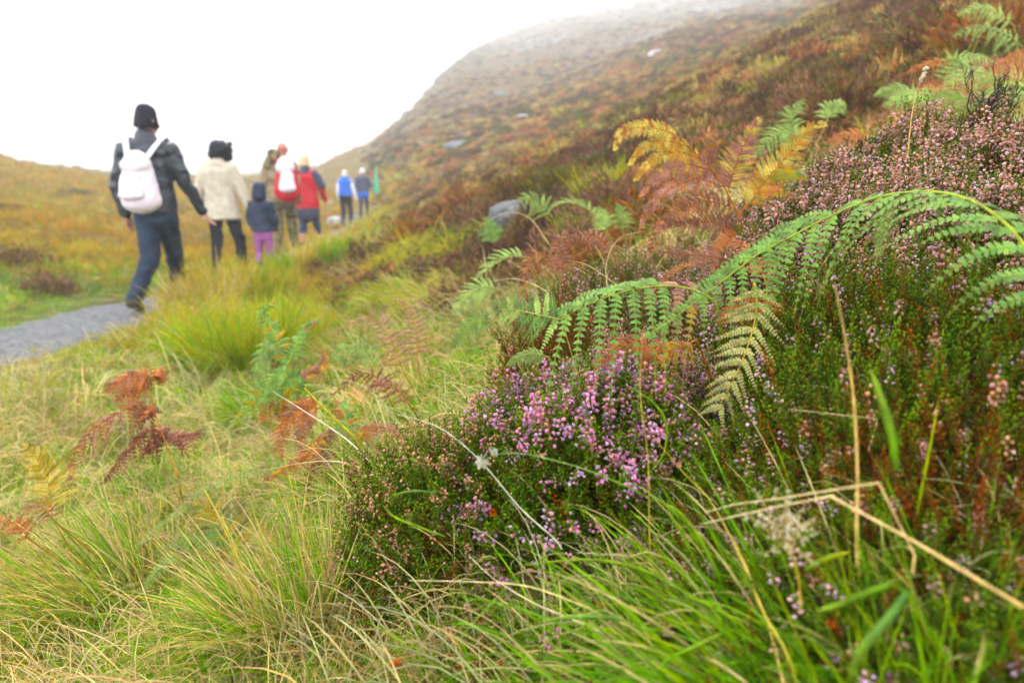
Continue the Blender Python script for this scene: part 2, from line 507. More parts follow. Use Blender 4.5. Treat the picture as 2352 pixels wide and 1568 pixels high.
def pinna_mesh(mb, base, d, nn, L, lp, droop, ca, cb, tipc, rng, curl=.2, wp=None, lean=.35, stem=None, wob=.06, bend=None):
    """one side-frond: midrib d, pinnules both sides"""
    wp = wp or lp * .52
    m = max(4, int(L / (wp * .92)))
    q = (np.arange(m) + .6) / m
    g = np.array([0, 0, -1.0]) if bend is None else np.asarray(bend)
    c = base + d * (L * q)[:, None] + g * (droop * L * q * q)[:, None]
    tg = nrm(d + g * (2 * droop * q)[:, None])
    sd = nrm(np.cross(np.broadcast_to(nn, tg.shape), tg)); n2 = np.cross(tg, sd)
    prof = np.minimum(1, .55 + q * 4) * (1 - q) ** .62
    for sg in (-1, 1):
        ll = lp * prof * rng.uniform(.88, 1.1, m)
        dr = nrm(lean * tg + sg * sd - n2 * (curl * rng.uniform(.4, 1.6, m))[:, None] + rng.normal(0, wob, (m, 3)))
        w = (wp * (1 - .5 * q))[:, None] * .5
        b = c + n2 * rng.normal(0, .0004, m)[:, None]
        mid = b + dr * (ll * .58)[:, None] - n2 * (ll * .05 * curl)[:, None]
        tip = b + dr * (ll * 1.0)[:, None] - n2 * (ll * .45 * curl)[:, None]
        V = np.stack([b - tg * w, b + tg * w, mid + tg * w * .85, mid - tg * w * .85, tip], 1).reshape(-1, 3)
        k = np.arange(m)[:, None] * 5
        mixv = np.clip(rng.normal(.5, .22, m), 0, 1)[:, None]
        cc = ca * (1 - mixv) + cb * mixv
        tt = sstep(.72, 1, q)[:, None]
        cc = cc * (1 - tt) + tipc * tt
        C = np.repeat(cc[:, None], 5, 1); C[:, 4] = C[:, 4] * .55 + tipc * .45; C[:, :2] *= .88
        mb.add(V, [k + np.array([[0, 1, 2, 3]]), k + np.array([[3, 2, 4]])], C.reshape(-1, 3))
    qs = np.linspace(0, 1, 6)
    cs = base + d * (L * qs)[:, None] + g * (droop * L * qs * qs)[:, None]
    mb.add(*tubes(cs, np.linspace(.0011, .0003, 6)[None] * (L / .1) ** .5, 4, np.asarray(stem if stem is not None else cb)[None]))


def frond(T, pts, Lp, pal, n=20, hint=(0, -.5, .8), bare=.08, droop=.35, lp=.012, ang=68, curl=.2, r0=.0026, rng=R, each=False,
          shape=None, pal2=None, split=None, wob=.06, one=None, stem_to=None, mixpal=0., lean=.35, cmul=1.0, hint2=None, leafpart='leaflets', stempart='stem', parent=None):
    """T: Thing. pts: world points root -> tip"""
    A, B, Cc, S = [np.array(c) * cmul for c in PAL[pal]]
    K = 60
    c = catmull(pts, K)
    tg = nrm(np.gradient(c, axis=0))
    h = nrm(np.asarray(hint, float))
    if hint2 is not None:
        wq = np.linspace(0, 1, K)[:, None]; h = nrm(h[None] * (1 - wq) + nrm(hint2)[None] * wq)
    else: h = np.tile(h, (K, 1))
    N = nrm(h - tg * (tg * h).sum(1)[:, None]); Bv = np.cross(tg, N)
    full = c if stem_to is None else np.vstack([catmull(list(stem_to) + [c[0]], 14)[:-1], c])
    tc = np.linspace(0, 1, len(full))[:, None]
    rr = r0 * (1 - .85 * np.linspace(0, 1, len(full)))
    sm = MB().add(*tubes(full, rr[None], 6, (S * (1 - tc * .3) + B * tc * .3)[None]))
    st = T.part(sm, stempart, M_STEM, parent, smooth=True)
    leaf = MB()
    for i in range(n):
        s = bare + (1 - bare) * ((i + .5) / n) ** .92
        k = min(int(s * (K - 1)), K - 2)
        x = (s - bare) / (1 - bare)
        f = (shape(x) if shape else min(1, .62 + 1.6 * x) * (1 - x) ** .75 + .03)
        for sg in (-1, 1):
            if one and sg != one and rng.random() < .93: continue
            L = Lp * f * rng.uniform(.9, 1.08)
            if L < .006: continue
            an = math.radians(ang * (1 - .35 * x) + rng.normal(0, 3))
            d = nrm(math.cos(an) * tg[k] + math.sin(an) * sg * Bv[k] + rng.normal(0, wob, 3))
            a_, b_, t_ = A, B, Cc
            if pal2 is not None and (rng.random() < mixpal or (split and split(x, sg))):
                a_, b_, t_ = [np.array(q) for q in PAL[pal2][:3]]
            base = c[k] + tg[k] * (sg * .002)
            tgt = MB() if each else leaf
            v = rng.uniform(.85, 1.15)
            pinna_mesh(tgt, base, d, N[k], L, lp * (.45 + .55 * f), droop * rng.uniform(.7, 1.3), a_ * v, b_ * v, t_, rng, curl=curl, stem=S, wob=wob, lean=lean)
            if each: T.part(tgt, 'pinna', M_LEAF, parent)
    if not each: T.part(leaf, leafpart, M_LEAF, parent)
    return st


def px(*l): return [P(*q) for q in l]


# ---------------------------------------------------------------- heather pieces (unit = metres)
def leafy_sprig(L=.075, n=22, col=(.05, .11, .018), tipc=(.13, .20, .03), rng=R, stemc=(.17, .06, .03), sl=.0085, wid=.0031):
    mb = MB()
    K = 5; s = np.linspace(0, 1, K); bend = rng.normal(0, .12, 2)
    st = np.stack([bend[0] * L * s ** 2, bend[1] * L * s ** 2, L * s], -1)
    mb.add(*tubes(st, np.linspace(.0008, .0003, K)[None], 3, np.array(stemc)[None]))
    z = np.linspace(.15, 1, n) ; th = np.arange(n) * 2.4 + rng.random() * 6
    b = np.stack([bend[0] * L * z ** 2, bend[1] * L * z ** 2, L * z], -1)
    d = nrm(np.stack([np.cos(th), np.sin(th), rng.uniform(.7, 1.3, n)], -1)); d[-1] = (0, 0, 1)
    ln = sl * rng.uniform(.7, 1.25, n) * (1.1 - .3 * z)
    a = nrm(np.cross(d, [0.3, .2, .9])); c = np.cross(d, a)
    w = wid * .5
    m = b + d * (ln * .55)[:, None]
    V = np.stack([b, m + a * w, m + c * w, m - a * w, m - c * w, b + d * ln[:, None]], 1)
    f = np.array([[0, 2, 1], [0, 3, 2], [0, 4, 3], [0, 1, 4], [5, 1, 2], [5, 2, 3], [5, 3, 4], [5, 4, 1]])
    F = (f[None] + (np.arange(n) * 6)[:, None, None]).reshape(-1, 3)
    t = (z ** 2)[:, None] * .9
    C = np.repeat((np.array(col) * (1 - t) + np.array(tipc) * t)[:, None], 6, 1) * rng.uniform(.8, 1.2, (n, 1, 1))
    C[:, 5] *= 1.35
    mb.add(V.reshape(-1, 3), F, C.reshape(-1, 3))
    return mb


def bell(c_in, c_out, sides=6, openf=0., s=1.0):
    """a tiny bell flower along +z, ~4 mm"""
    zs = np.array([0, .0009, .0024, .0038]) * s; rs = np.array([.0004, .0015, .0018, .0013 + .0014 * openf]) * s
    th = np.arange(sides) * 2 * math.pi / sides
    V = np.concatenate([np.stack([r * np.cos(th), r * np.sin(th), np.full(sides, z)], -1) for z, r in zip(zs, rs)] + [[[0, 0, .0044 * s if openf < .3 else .003 * s]]])
    if openf > .3:
        V[3 * sides:4 * sides:2] *= np.array([.55, .55, .9])
    k = np.arange(3)[:, None] * sides; i = np.arange(sides)[None]; j = (i + 1) % sides
    Fq = np.stack([k + i, k + j, k + sides + j, k + sides + i], -1).reshape(-1, 4)
    i = np.arange(sides); Ft = np.stack([3 * sides + i, 3 * sides + (i + 1) % sides, np.full(sides, 4 * sides)], -1)
    g = np.repeat(np.array([0, .3, .7, 1.]), sides)[:, None]
    C = np.vstack([np.array(c_in) * (1 - g) + np.array(c_out) * g, [np.array(c_out) * .8]])
    return V, [Fq, Ft], C


LILAC = ((.82, .40, .66), (.93, .60, .84)); PINK = ((.76, .18, .34), (.92, .38, .57)); PEACH = ((.56, .18, .09), (.88, .46, .27))
PALE = ((.80, .32, .31), (.93, .55, .53)); PALER = ((.85, .47, .47), (.95, .70, .71)); DRY = ((.30, .10, .05), (.62, .30, .2))


def spike(L=.07, n=16, kinds=(PINK, LILAC), probs=(.6, .4), rng=R, z0=.58, sides=5, s=1.0):
    mb = MB()
    z = np.linspace(z0, .97, n); th = np.arange(n) * 2.4 + rng.random() * 6
    which = rng.choice(len(kinds), n, p=probs)
    for k in range(len(kinds)):
        ids = np.where(which == k)[0]
        if not len(ids): continue
        r = .0022 * s
        b = np.stack([np.cos(th[ids]) * r, np.sin(th[ids]) * r, z[ids] * L + rng.normal(0, .002, len(ids))], -1)
        d = nrm(np.stack([np.cos(th[ids]), np.sin(th[ids]), rng.uniform(-.7, .3, len(ids))], -1))
        V, F, C = bell(*kinds[k], sides=sides, openf=1. if kinds[k] is LILAC else 0., s=s)
        mb.add(*inst(V, F, C, frames(d, rng=rng), b, rng.uniform(.5, 1.25, len(ids)), rng.uniform(.65, 1.15, (len(ids), 1)) * np.ones(3)))
    return mb


def dome_points(n, rx, ry, h, rng, rmin=.8, lumps=.16, up=.05):
    d = nrm(np.stack([rng.normal(0, 1, n), rng.normal(0, 1, n), np.abs(rng.normal(0, 1, n)) + up], -1))
    az = np.arctan2(d[:, 1], d[:, 0])
    r = rng.uniform(rmin, 1.02, n) * (1 + lumps * vnoise(d[:, 0] * 3.3 + 7 * rx, d[:, 1] * 3.3 + 3 * h) + lumps * .5 * vnoise(d[:, 2] * 6 + 3, az * 2))
    return d, d * np.array([rx, ry, h]) * r[:, None]


def heather_mesh(rx, ry, h, nleaf, nflow, fl, seed, leafcol=(.05, .115, .018), leaftip=(.14, .22, .03), fmask=None, sprL=.075, nshoot=18, flow_n=16,
                 inner=.5, upward=.55, stems=70, sides=5, fs=1.0, rustfrac=0., lumps=.16, stemcol=(.13, .055, .03)):
    rng = np.random.default_rng(seed)
    var = [leafy_sprig(sprL, nshoot, leafcol, leaftip, rng).data() for _ in range(5)]
    varr = [leafy_sprig(sprL, nshoot, (.20, .06, .02), (.34, .11, .03), rng).data() for _ in range(2)]
    leaf, flow, wood = MB(), MB(), MB()
    n_in = int(nleaf * inner)
    for (n, rm, sc) in ((nleaf - n_in, .86, 1.0), (n_in, .5, 1.1)):
        d, p = dome_points(n, rx, ry, h, rng, rm, lumps)
        if rm < .8: p *= rng.uniform(.7, .95, (n, 1))
        z = nrm(d * (1 - upward) + np.array([0, 0, upward]) + rng.normal(0, .22, (n, 3)))
        p = p - z * sprL * .8
        ch = rng.integers(0, 5, n); isr = rng.random(n) < rustfrac
        M = frames(z, rng=rng); S = rng.uniform(.75, 1.2, n) * sc; tn = np.stack([rng.uniform(.75, 1.25, n)] * 3, -1) * (1 + .15 * rng.normal(0, 1, (n, 3)) * [1, .3, .3])
        for k in range(5):
            i = (ch == k) & ~isr
            if i.any(): leaf.add(*inst(*var[k], M[i], p[i], S[i], np.clip(tn[i], .3, 1.8)))
        for k in range(2):
            i = isr & (ch % 2 == k)
            if i.any(): leaf.add(*inst(*varr[k], M[i], p[i], S[i], np.clip(tn[i], .3, 1.8)))
    if nflow:
        d, p = dome_points(int(nflow * 3), rx, ry, h, rng, .93, lumps)
        w = np.ones(len(d)) if fmask is None else fmask(d)
        keep = np.where(rng.random(len(d)) < w)[0][:nflow]
        d, p = d[keep], p[keep]; n = len(d)
        z = nrm(d * (1 - upward) + np.array([0, 0, upward]) + rng.normal(0, .2, (n, 3)))
        vs = []
        for (kinds, probs) in fl:
            vs.append(spike(sprL * .95, flow_n, kinds, probs, rng, sides=sides, s=fs).data())
            vs.append(spike(sprL * .7, int(flow_n * .6), kinds, probs, rng, sides=sides, s=fs).data())
        ch = rng.integers(0, len(vs), n)
        M = frames(z, rng=rng)
        pp = p - z * sprL * .55
        S = rng.uniform(.8, 1.2, n)
        for k in range(len(vs)):
            i = ch == k
            if i.any(): flow.add(*inst(*vs[k], M[i], pp[i], S[i], rng.uniform(.82, 1.15, (i.sum(), 1)) * np.ones(3)))
        for k in range(5):
            i = rng.integers(0, 5, n) == k
            if i.any(): leaf.add(*inst(*var[k], M[i], pp[i], S[i] * .95))
    if stems:
        d, p = dome_points(stems, rx, ry, h, rng, .7, lumps)
        s = np.linspace(0, 1, 8)[None, :, None]
        b0 = np.stack([rng.normal(0, rx * .15, stems), rng.normal(0, ry * .15, stems), np.full(stems, -.03)], -1)[:, None]
        q = b0 + (p[:, None] - b0) * s; q[..., 2] += -.0 + .12 * h * np.sin(s[..., 0] * math.pi) * -.6
        q += np.cumsum(rng.normal(0, .004, q.shape), axis=1)
        wood.add(*tubes(q, np.linspace(.0035, .0008, 8)[None] * rng.uniform(.6, 1.2, (stems, 1)), 4, np.array(stemcol)[None]))
    out = []
    for nm, mb, mat in (('foliage', leaf, M_HEATH), ('blossom', flow, M_FLOW), ('stems', wood, M_WOOD)):
        if mb.n:
            me = mb.mesh('heather_' + nm); me.materials.append(mat); out.append((nm, me))
    return out


def heather(meshes, loc, label, cat='heather bush', group='heather bushes on the bank', rz=0., s=(1, 1, 1), tilt=None):
    o = empty('heather_bush', loc, label, cat, group)
    o.rotation_euler = (tilt[0] if tilt else 0, tilt[1] if tilt else 0, rz); o.scale = s
    for nm, me in meshes:
        c = bpy.data.objects.new(nm, me); COL.objects.link(c); c.parent = o
    return o


# ---------------------------------------------------------------- ribbons and stalks
def ribbon(pts, W, col0, col1, K=24, fold=.25, face=None, prof=None):
    c = catmull(pts, K); tg = nrm(np.gradient(c, axis=0))
    vw = nrm(CAM - c) if face is None else np.broadcast_to(nrm(face), c.shape)
    sd = nrm(np.cross(tg, vw)); nn = np.cross(sd, tg)
    s = np.linspace(0, 1, K)
    w = W * np.interp(s, *(prof or ([0, .1, .5, .85, 1], [.55, .8, 1, .6, .05])))[:, None] * .5
    th = .0004
    V = np.stack([c - sd * w, c - nn * w * fold * 2, c + sd * w, c + nn * th], 1).reshape(-1, 3)
    C = np.array(col0) * (1 - s[:, None]) + np.array(col1) * s[:, None]
    k = np.arange(K - 1) * 4
    F = np.concatenate([np.stack([k + a, k + b, k + 4 + b, k + 4 + a], -1) for a, b in ((0, 1), (1, 2), (2, 3), (3, 0))])
    return V, F, np.repeat(C, 4, 0)


def stalk(name, label, cat, pts, r, c0, c1=None, group=None, ribbonw=None, seed=None):
    p = px(*pts)
    mb = MB()
    if ribbonw: mb.add(*ribbon(p, ribbonw * .85, c0, np.array(c1 or c0) * .6 + np.array([.42, .40, .05]) * .4))
    else:
        K = 26
        if group and 'bent' in group: c = np.array([p[0] + 0]) ; c = np.vstack([np.linspace(p[i], p[i + 1], 7)[:-1] for i in range(len(p) - 1)] + [p[-1][None]])
        else: c = catmull(p, K)
        K = len(c)
        t = np.linspace(0, 1, K)[:, None]
        rr = r * (1 - .75 * t[:, 0]) if not isinstance(r, tuple) else np.linspace(r[0], r[1], K)
        mb.add(*tubes(c, rr[None], 6, (np.array(c0) * (1 - t) + np.array(c1 or c0) * t)[None]))
    o = mb.build(name, M_GRASS if ribbonw else M_STEM, None, smooth=True, origin=p[0])
    return tag(o, label, cat, group)
# ---------------------------------------------------------------- heather bushes
HG = 'heather bushes on the bank'
# the two front bushes are single plants of their own
fm = lambda d: np.clip(.24 + 1.4 * sstep(.15, .85, d[:, 2]) * sstep(-.95, .1, d[:, 0] + .35 * d[:, 1]), 0, 1)
front = heather_mesh(.255, .22, .31, 3000, 1000, [((PINK, LILAC, DRY), (.45, .48, .07)), ((PINK, LILAC, DRY), (.65, .27, .08)), ((PINK, PEACH, DRY), (.72, .18, .1))], 5, fmask=fm,
                     leafcol=(.055, .15, .012), leaftip=(.19, .30, .025), rustfrac=.04, upward=.5, fs=1.36, flow_n=13)
heather(front, G(.15, 1.10, -.01), 'dark green heather bush crowned with bright pink and lilac flower spikes', group=HG)
side = heather_mesh(.20, .20, .31, 1900, 360, [((PEACH, PALE), (.75, .25)), ((DRY, PEACH), (.5, .5))], 6, fmask=lambda d: np.clip(.5 + .5 * d[:, 2], 0, 1),
                    leafcol=(.055, .15, .012), leaftip=(.18, .28, .025), rustfrac=.06, upward=.6, fs=1.0, flow_n=12)
heather(side, G(-.10, 1.12, -.01), 'green heather bush tipped with faded peach buds, left of the bright pink one', group=HG)

pk = [heather_mesh(.24, .24, .30, 600, 1250, [((PALER, PALE, PEACH), (.34, .38, .28)), ((PALE, PEACH), (.5, .5)), ((PALER, PALE, PEACH), (.4, .3, .3))], 20 + k, upward=.85, leafcol=(.05, .12, .014),
                   leaftip=(.13, .22, .03), nshoot=14, flow_n=14, stems=40, fs=1.32, sides=5) for k in range(3)]
gr = [heather_mesh(.24, .24, .30, 1300, 60, [((PALE, PEACH), (.5, .5)), ((LILAC, PALE), (.5, .5))], 30 + k, upward=.55, leafcol=(.05, .13, .012), leaftip=(.17, .265, .025), nshoot=18,
                   stems=50, rustfrac=.10, fs=1.25, flow_n=11) for k in range(3)]
md = [heather_mesh(.24, .24, .28, 700, 240, [((PALE, PEACH), (.4, .6)), ((PALER, PEACH), (.5, .5)), ((DRY, PALE), (.5, .5))], 40 + k, upward=.8, leafcol=(.06, .12, .016),
                   leaftip=(.16, .2, .04), nshoot=14, flow_n=9, stems=30, rustfrac=.06, fs=1.3, sides=4) for k in range(3)]
rd = [heather_mesh(.22, .2, .26, 330, 60, [((PEACH, PALE), (.7, .3))], 50 + k, upward=.4, leafcol=(.10, .08, .015), leaftip=(.20, .16, .03), nshoot=16, stems=150, rustfrac=.6, inner=.3,
                   stemcol=(.15, .045, .025)) for k in range(2)]
BUSH = [  # u, v of the top, distance, kind, label
    (1810, 470, 1.95, pk, 'pale pink heather bush at the downhill end of the flowering mound, beside the orange bracken'),
    (1900, 412, 1.90, pk, 'pale pink heather bush, second from left along the mound top'),
    (2000, 352, 1.82, pk, 'pale pink heather bush standing behind the tall seed stalk'),
    (2105, 318, 1.72, pk, 'pale pink heather bush just right of the tall seed stalk'),
    (2215, 262, 1.62, pk, 'tallest pale pink heather bush, below the bare twiggy shrub'),
    (2330, 300, 1.45, pk, 'pale pink heather bush at the right end of the skyline of the mound'),
    (1880, 500, 1.60, pk, 'pink heather bush between the arching green frond and the orange fern'),
    (2010, 430, 1.50, pk, 'pink heather bush in the middle of the mound, just above the arching green frond'),
    (2150, 395, 1.38, pk, 'densely flowered pink heather bush above the crest of the arching frond'),
    (2300, 420, 1.22, pk, 'pink heather bush near the right side, behind the falling end of the arching frond'),
    (2040, 560, 1.16, gr, 'green heather bush with scattered pale buds under the crest of the arching frond'),
    (2200, 590, 1.02, gr, 'green heather bush with pink buds, under the right half of the arching frond'),
    (2370, 600, .92, gr, 'green heather bush at the right edge, under the end of the arching frond'),
    (1900, 640, 1.15, gr, 'green heather bush behind the thick upright straw stalk'),
    (2110, 730, .86, gr, 'blurred heather bush with peach buds, right of the thick upright straw stalk'),
    (2260, 800, .74, rd, 'rusty heather bush with bare red-brown woody stems at the right'),
    (2100, 840, .84, rd, 'half-dead rusty heather bush right behind the thick upright straw stalk'),
    (1800, 900, 1.04, gr, 'dark green heather bush beside the pale cream fern frond'),
    (1890, 960, .90, gr, 'mossy green heather bush low on the right, left of the thick straw stalk'),
    (2040, 1050, .80, gr, 'mossy green heather bush behind the bent straw stems, right of the thick stalk'),
    (2210, 1140, .68, gr, 'near blurred green heather bush with pink buds at the lower right edge'),
    (1790, 1180, .84, gr, 'low green heather bush just above the fluffy grass seed head'),
    (2020, 1300, .70, gr, 'low green heather bush under the bent straw stems at lower right'),
    (1330, 600, 1.95, md, 'green heather bush with peach buds behind the leftmost green frond tip'),
    (1420, 570, 2.20, md, 'peach flowered heather bush in the middle of the bank below the boulder'),
    (1500, 600, 1.90, md, 'pale flowered heather bush left of the dark red bracken'),
    (1590, 620, 1.75, md, 'pale flowered heather bush under the dark red bracken'),
    (1660, 660, 1.50, md, 'heather bush between the two green arching fronds'),
    (1470, 740, 1.42, md, 'heather bush right behind the hanging green frond'),
    (1440, 790, 1.30, pk, 'pink budded heather bush seen through the hanging green frond'),
    (1560, 800, 1.22, pk, 'pink budded heather bush seen between the tips of the two green fronds'),
    (1540, 540, 2.45, md, 'small peach heather bush left of the foot of the orange bracken'),
    (1700, 600, 1.80, pk, 'pink heather bush at the foot of the orange bracken'),
    (1310, 640, 1.75, rd, 'brown heather bush with red dead fern leaves beside it, above the leftmost frond'),
]
for k, (u, v, t, pr, lab) in enumerate(BUSH):
    p = P(u, v, t); g = float(H(p[0], p[1])); h = p[2] - g
    hs = max(h, .17)
    w = (.62 + .5 * hs / .3) * R.uniform(.9, 1.08)
    w = min(w, .62 + .28 * t)
    if pr is md or (pr is pk and u < 1600): w = min(w, .40 + .22 * t)
    if 1280 < u < 1700 and t < 1.5: w = min(w, .62)
    heather(pr[k % len(pr)], (p[0], p[1], p[2] - hs - .01), lab, group=HG, rz=R.uniform(0, 6.28), s=(w, w, hs / .30 * 1.02))

# short heather and moss hugging the ground below the front bush
low = [heather_mesh(.15, .14, .10, 420, 16, [((PINK, PEACH), (.5, .5))], 60 + k, upward=.75, leafcol=(.045, .13, .012), leaftip=(.15, .24, .03), sprL=.06, stems=10, rustfrac=.2) for k in range(2)]
for k, (u, v, t, lab) in enumerate([(1240, 1500, .88, 'low heather patch at the bottom edge, right of the yellow moss'), (1480, 1480, .84, 'low dark heather patch under the arching green grass blades'),
                                    (1010, 1290, 1.1, 'low heather patch with dried peach buds at the foot of the left bush'), (1640, 1380, .86, 'low heather patch below the right foot of the pink bush'),
                                    (1850, 1430, .70, 'low heather patch under the broad blue-green grass blade'), (2250, 1380, .58, 'low heather patch at the lower right corner')]):
    p = P(u, v, t)
    heather(low[k % 2], G(p[0], p[1], -.01), lab, group='low heather patches', rz=k * 1.3, s=(1, 1, 1.0))


def clump(seed, cols, n=260, r=.25, h=.2, L=.09, W=.014, upw=.5, rng=None):
    rng = np.random.default_rng(seed)
    d, p = dome_points(n, r, r, h, rng, .55, .25)
    z = nrm(d * (1 - upw) + np.array([0, 0, upw]) + rng.normal(0, .3, (n, 3)))
    c = np.array(cols)[rng.integers(0, len(cols), n)] * rng.uniform(.7, 1.3, (n, 1))
    V, F, C = blades(p - z * L * .7, z, L * rng.uniform(.6, 1.2, n), W * rng.uniform(.6, 1.3, n), .15, c * .85, c * 1.2, seg=2, rng=rng, tipw=.4)
    return MB().add(V, F, C)


def tuft(seed, cols, n=60, L=.22, W=.004, spread=.04, droop=(.2, .9), lean=.55, seg=4):
    rng = np.random.default_rng(seed)
    th = rng.random(n) * 6.283; rr = spread * np.sqrt(rng.random(n))
    b = np.stack([rr * np.cos(th), rr * np.sin(th), np.full(n, -.01)], -1)
    ln = rng.uniform(.1, lean, n)
    th2 = th + rng.normal(0, .8, n)
    z = nrm(np.stack([np.cos(th2) * ln, np.sin(th2) * ln, np.ones(n)], -1))
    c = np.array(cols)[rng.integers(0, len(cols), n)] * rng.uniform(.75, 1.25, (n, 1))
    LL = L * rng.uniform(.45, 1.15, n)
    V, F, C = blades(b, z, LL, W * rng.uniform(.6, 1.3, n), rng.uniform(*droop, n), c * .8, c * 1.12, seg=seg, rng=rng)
    return MB().add(V, F, C)


# named bushes further off, each its own plant
far_b = {k: [clump(70 + 3 * i + j, c, n=900, r=.3, h=.3, L=.07, W=.010) for j in range(2)] for i, (k, c) in enumerate({
    'brown': ((.16, .08, .05), (.22, .12, .06), (.10, .09, .02)), 'rust': ((.34, .13, .05), (.28, .12, .07), (.22, .14, .04)),
    'olive': ((.14, .12, .03), (.18, .14, .04), (.10, .10, .02)), 'dusk': ((.30, .16, .12), (.24, .13, .09), (.14, .12, .03))}.items())}
far_m = {k: [m.mesh('heather_foliage') for m in v] for k, v in far_b.items()}
for v in far_m.values():
    for m in v: m.materials.append(M_HEATH)
tw = MB()
d_, p_ = dome_points(70, .28, .28, .28, R, .7)
s_ = np.linspace(0, 1, 6)[None, :, None]
q_ = (p_ * .12)[:, None] * (1 - s_) + p_[:, None] * s_; q_ += np.cumsum(R.normal(0, .006, q_.shape), 1)
tw.add(*tubes(q_, np.linspace(.006, .0015, 6)[None], 4, np.array([[.12, .06, .04]])))
tw_m = tw.mesh('heather_stems'); tw_m.materials.append(M_WOOD)
FAR = [(1180, 405, 7.5, .62, 'olive', 'upright dark olive heather bush on the bank, up and left of the boulder'),
       (1185, 375, 6.6, .5, 'brown', 'dark brown twiggy heather bush standing behind the boulder'),
       (1295, 430, 6.2, .6, 'olive', 'large dark olive heather bush right above the boulder'),
       (1240, 420, 6.6, .5, 'brown', 'brown heather bush between the two olive ones above the boulder'),
       (1095, 432, 8.5, .7, 'rust', 'broad reddish heather bush up the bank, left of the boulder'),
       (1040, 470, 8.6, .45, 'brown', 'small dark maroon heather bush left of the broad reddish one'),
       (1130, 480, 6.4, .5, 'dusk', 'brown heather bush touching the left side of the boulder'),
       (985, 520, 7.6, .62, 'rust', 'rusty orange heather cushion beside the yellow grass mound'),
       (940, 505, 8.4, .4, 'olive', 'small dark heather cushion just left of the rusty orange one'),
       (955, 485, 9.5, .45, 'brown', 'dark brown heather bush on the bank right of the walkers'),
       (900, 478, 11., .5, 'brown', 'dark brown heather bush nearest to the far pair of walkers'),
       (1208, 458, 5.25, .26, 'brown', 'brown heather cap growing over the top right of the boulder'),
       (1160, 512, 5.0, .16, 'dusk', 'small brown heather tuft in front of the boulder'),
       (1060, 600, 4.0, .34, 'dusk', 'small brown heather bush on the straw grass below the boulder'),
       (1120, 575, 4.2, .36, 'brown', 'brown heather bush between lime grass and boulder'),
       (1350, 500, 4.0, .5, 'dusk', 'pinkish brown heather bush right of the boulder'),
       (1430, 470, 4.6, .55, 'dusk', 'pinkish brown heather bush on the bank left of the orange bracken'),
       (1500, 455, 3.6, .42, 'rust', 'reddish heather bush behind the yellow frond tips'),
       (1390, 520, 3.4, .4, 'rust', 'red-brown heather bush above the peach flowered ones'),
       (1960, 240, 4.2, .6, 'brown', 'large dark heather bush above the flowering mound'),
       (1880, 215, 5.0, .5, 'dusk', 'dusky pink heather bush up the slope behind the small green fern'),
       (1930, 205, 5.2, .32, 'olive', 'small dark green heather bush high on the slope'),
       (1850, 225, 5.6, .3, 'olive', 'second small dark green heather bush, downhill of the first'),
       (2170, 50, 5.0, .75, 'brown', 'tall dark maroon heather bush near the upper right corner'),
       (2290, 85, 4.3, .55, 'rust', 'reddish brown heather bush below the upper right corner'),
       (1730, 300, 3.6, .4, 'dusk', 'brown heather bush behind the tip of the upright bracken frond'),
       (1800, 280, 3.8, .4, 'brown', 'dark brown heather bush in the hollow behind the bracken'),
       (640, 470, 30, 1.2, 'brown', 'dark heather bush on the moor far behind the walkers'),
       (35, 640, 8.5, .7, 'brown', 'dark brown heather bush at the left edge above the track'),
       (110, 700, 6.9, .45, 'dusk', 'pinkish brown heather bush beside the track at the left'),
       (170, 445, 22, 1.2, 'olive', 'dark green heather bush high on the left moor')]
for k, (u, v, t, h, kd, lab) in enumerate(FAR):
    h = h * (1.25 if t < 12 else 1)
    p = P(u, v, t); g = float(H(p[0], p[1])); top = p[2]
    o = empty('heather_bush', (p[0], p[1], g - .03), lab, 'heather bush', 'heather bushes on the moor')
    hh = max(top - g + .03, .30 * min(1.2, h / .5))
    for nm, me in (('foliage', far_m[kd][k % 2]), ('stems', tw_m)):
        c = bpy.data.objects.new(nm, me); COL.objects.link(c); c.parent = o
    o.rotation_euler = (0, 0, k * 2.1); o.scale = (h / .5, h / .5, hh / .33)
# ---------------------------------------------------------------- grass cover
GA = [(.21, .40, .035), (.29, .48, .045), (.16, .33, .04), (.37, .48, .035), (.68, .54, .26)]
GB = [(.72, .58, .30), (.80, .66, .36), (.56, .40, .15), (.34, .44, .04), (.64, .48, .2)]
GC = [(.50, .28, .04), (.42, .30, .04), (.34, .32, .03), (.60, .36, .08), (.26, .28, .03)]
GD = [(.56, .33, .10), (.62, .42, .18), (.44, .22, .05), (.36, .26, .06)]
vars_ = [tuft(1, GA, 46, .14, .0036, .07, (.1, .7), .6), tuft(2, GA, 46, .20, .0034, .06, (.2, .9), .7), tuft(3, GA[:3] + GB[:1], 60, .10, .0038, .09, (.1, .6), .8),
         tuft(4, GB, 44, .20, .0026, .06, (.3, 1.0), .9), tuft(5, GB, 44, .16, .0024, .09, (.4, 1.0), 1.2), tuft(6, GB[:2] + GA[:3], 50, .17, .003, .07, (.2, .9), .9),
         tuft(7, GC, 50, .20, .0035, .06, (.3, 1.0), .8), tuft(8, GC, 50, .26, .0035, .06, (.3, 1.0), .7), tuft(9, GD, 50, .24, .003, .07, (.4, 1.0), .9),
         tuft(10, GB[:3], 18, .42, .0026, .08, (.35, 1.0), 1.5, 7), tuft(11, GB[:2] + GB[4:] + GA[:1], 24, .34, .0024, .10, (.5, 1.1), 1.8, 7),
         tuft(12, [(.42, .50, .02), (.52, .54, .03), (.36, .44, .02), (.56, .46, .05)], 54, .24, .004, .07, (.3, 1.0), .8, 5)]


def sample_cover(n, y0, y1, amin=-1.25, amax=1.25, rng=R):
    y = np.exp(rng.uniform(math.log(y0), math.log(y1), n)); a = rng.uniform(amin, amax, n)
    x = a * (y + .35)
    return x, y


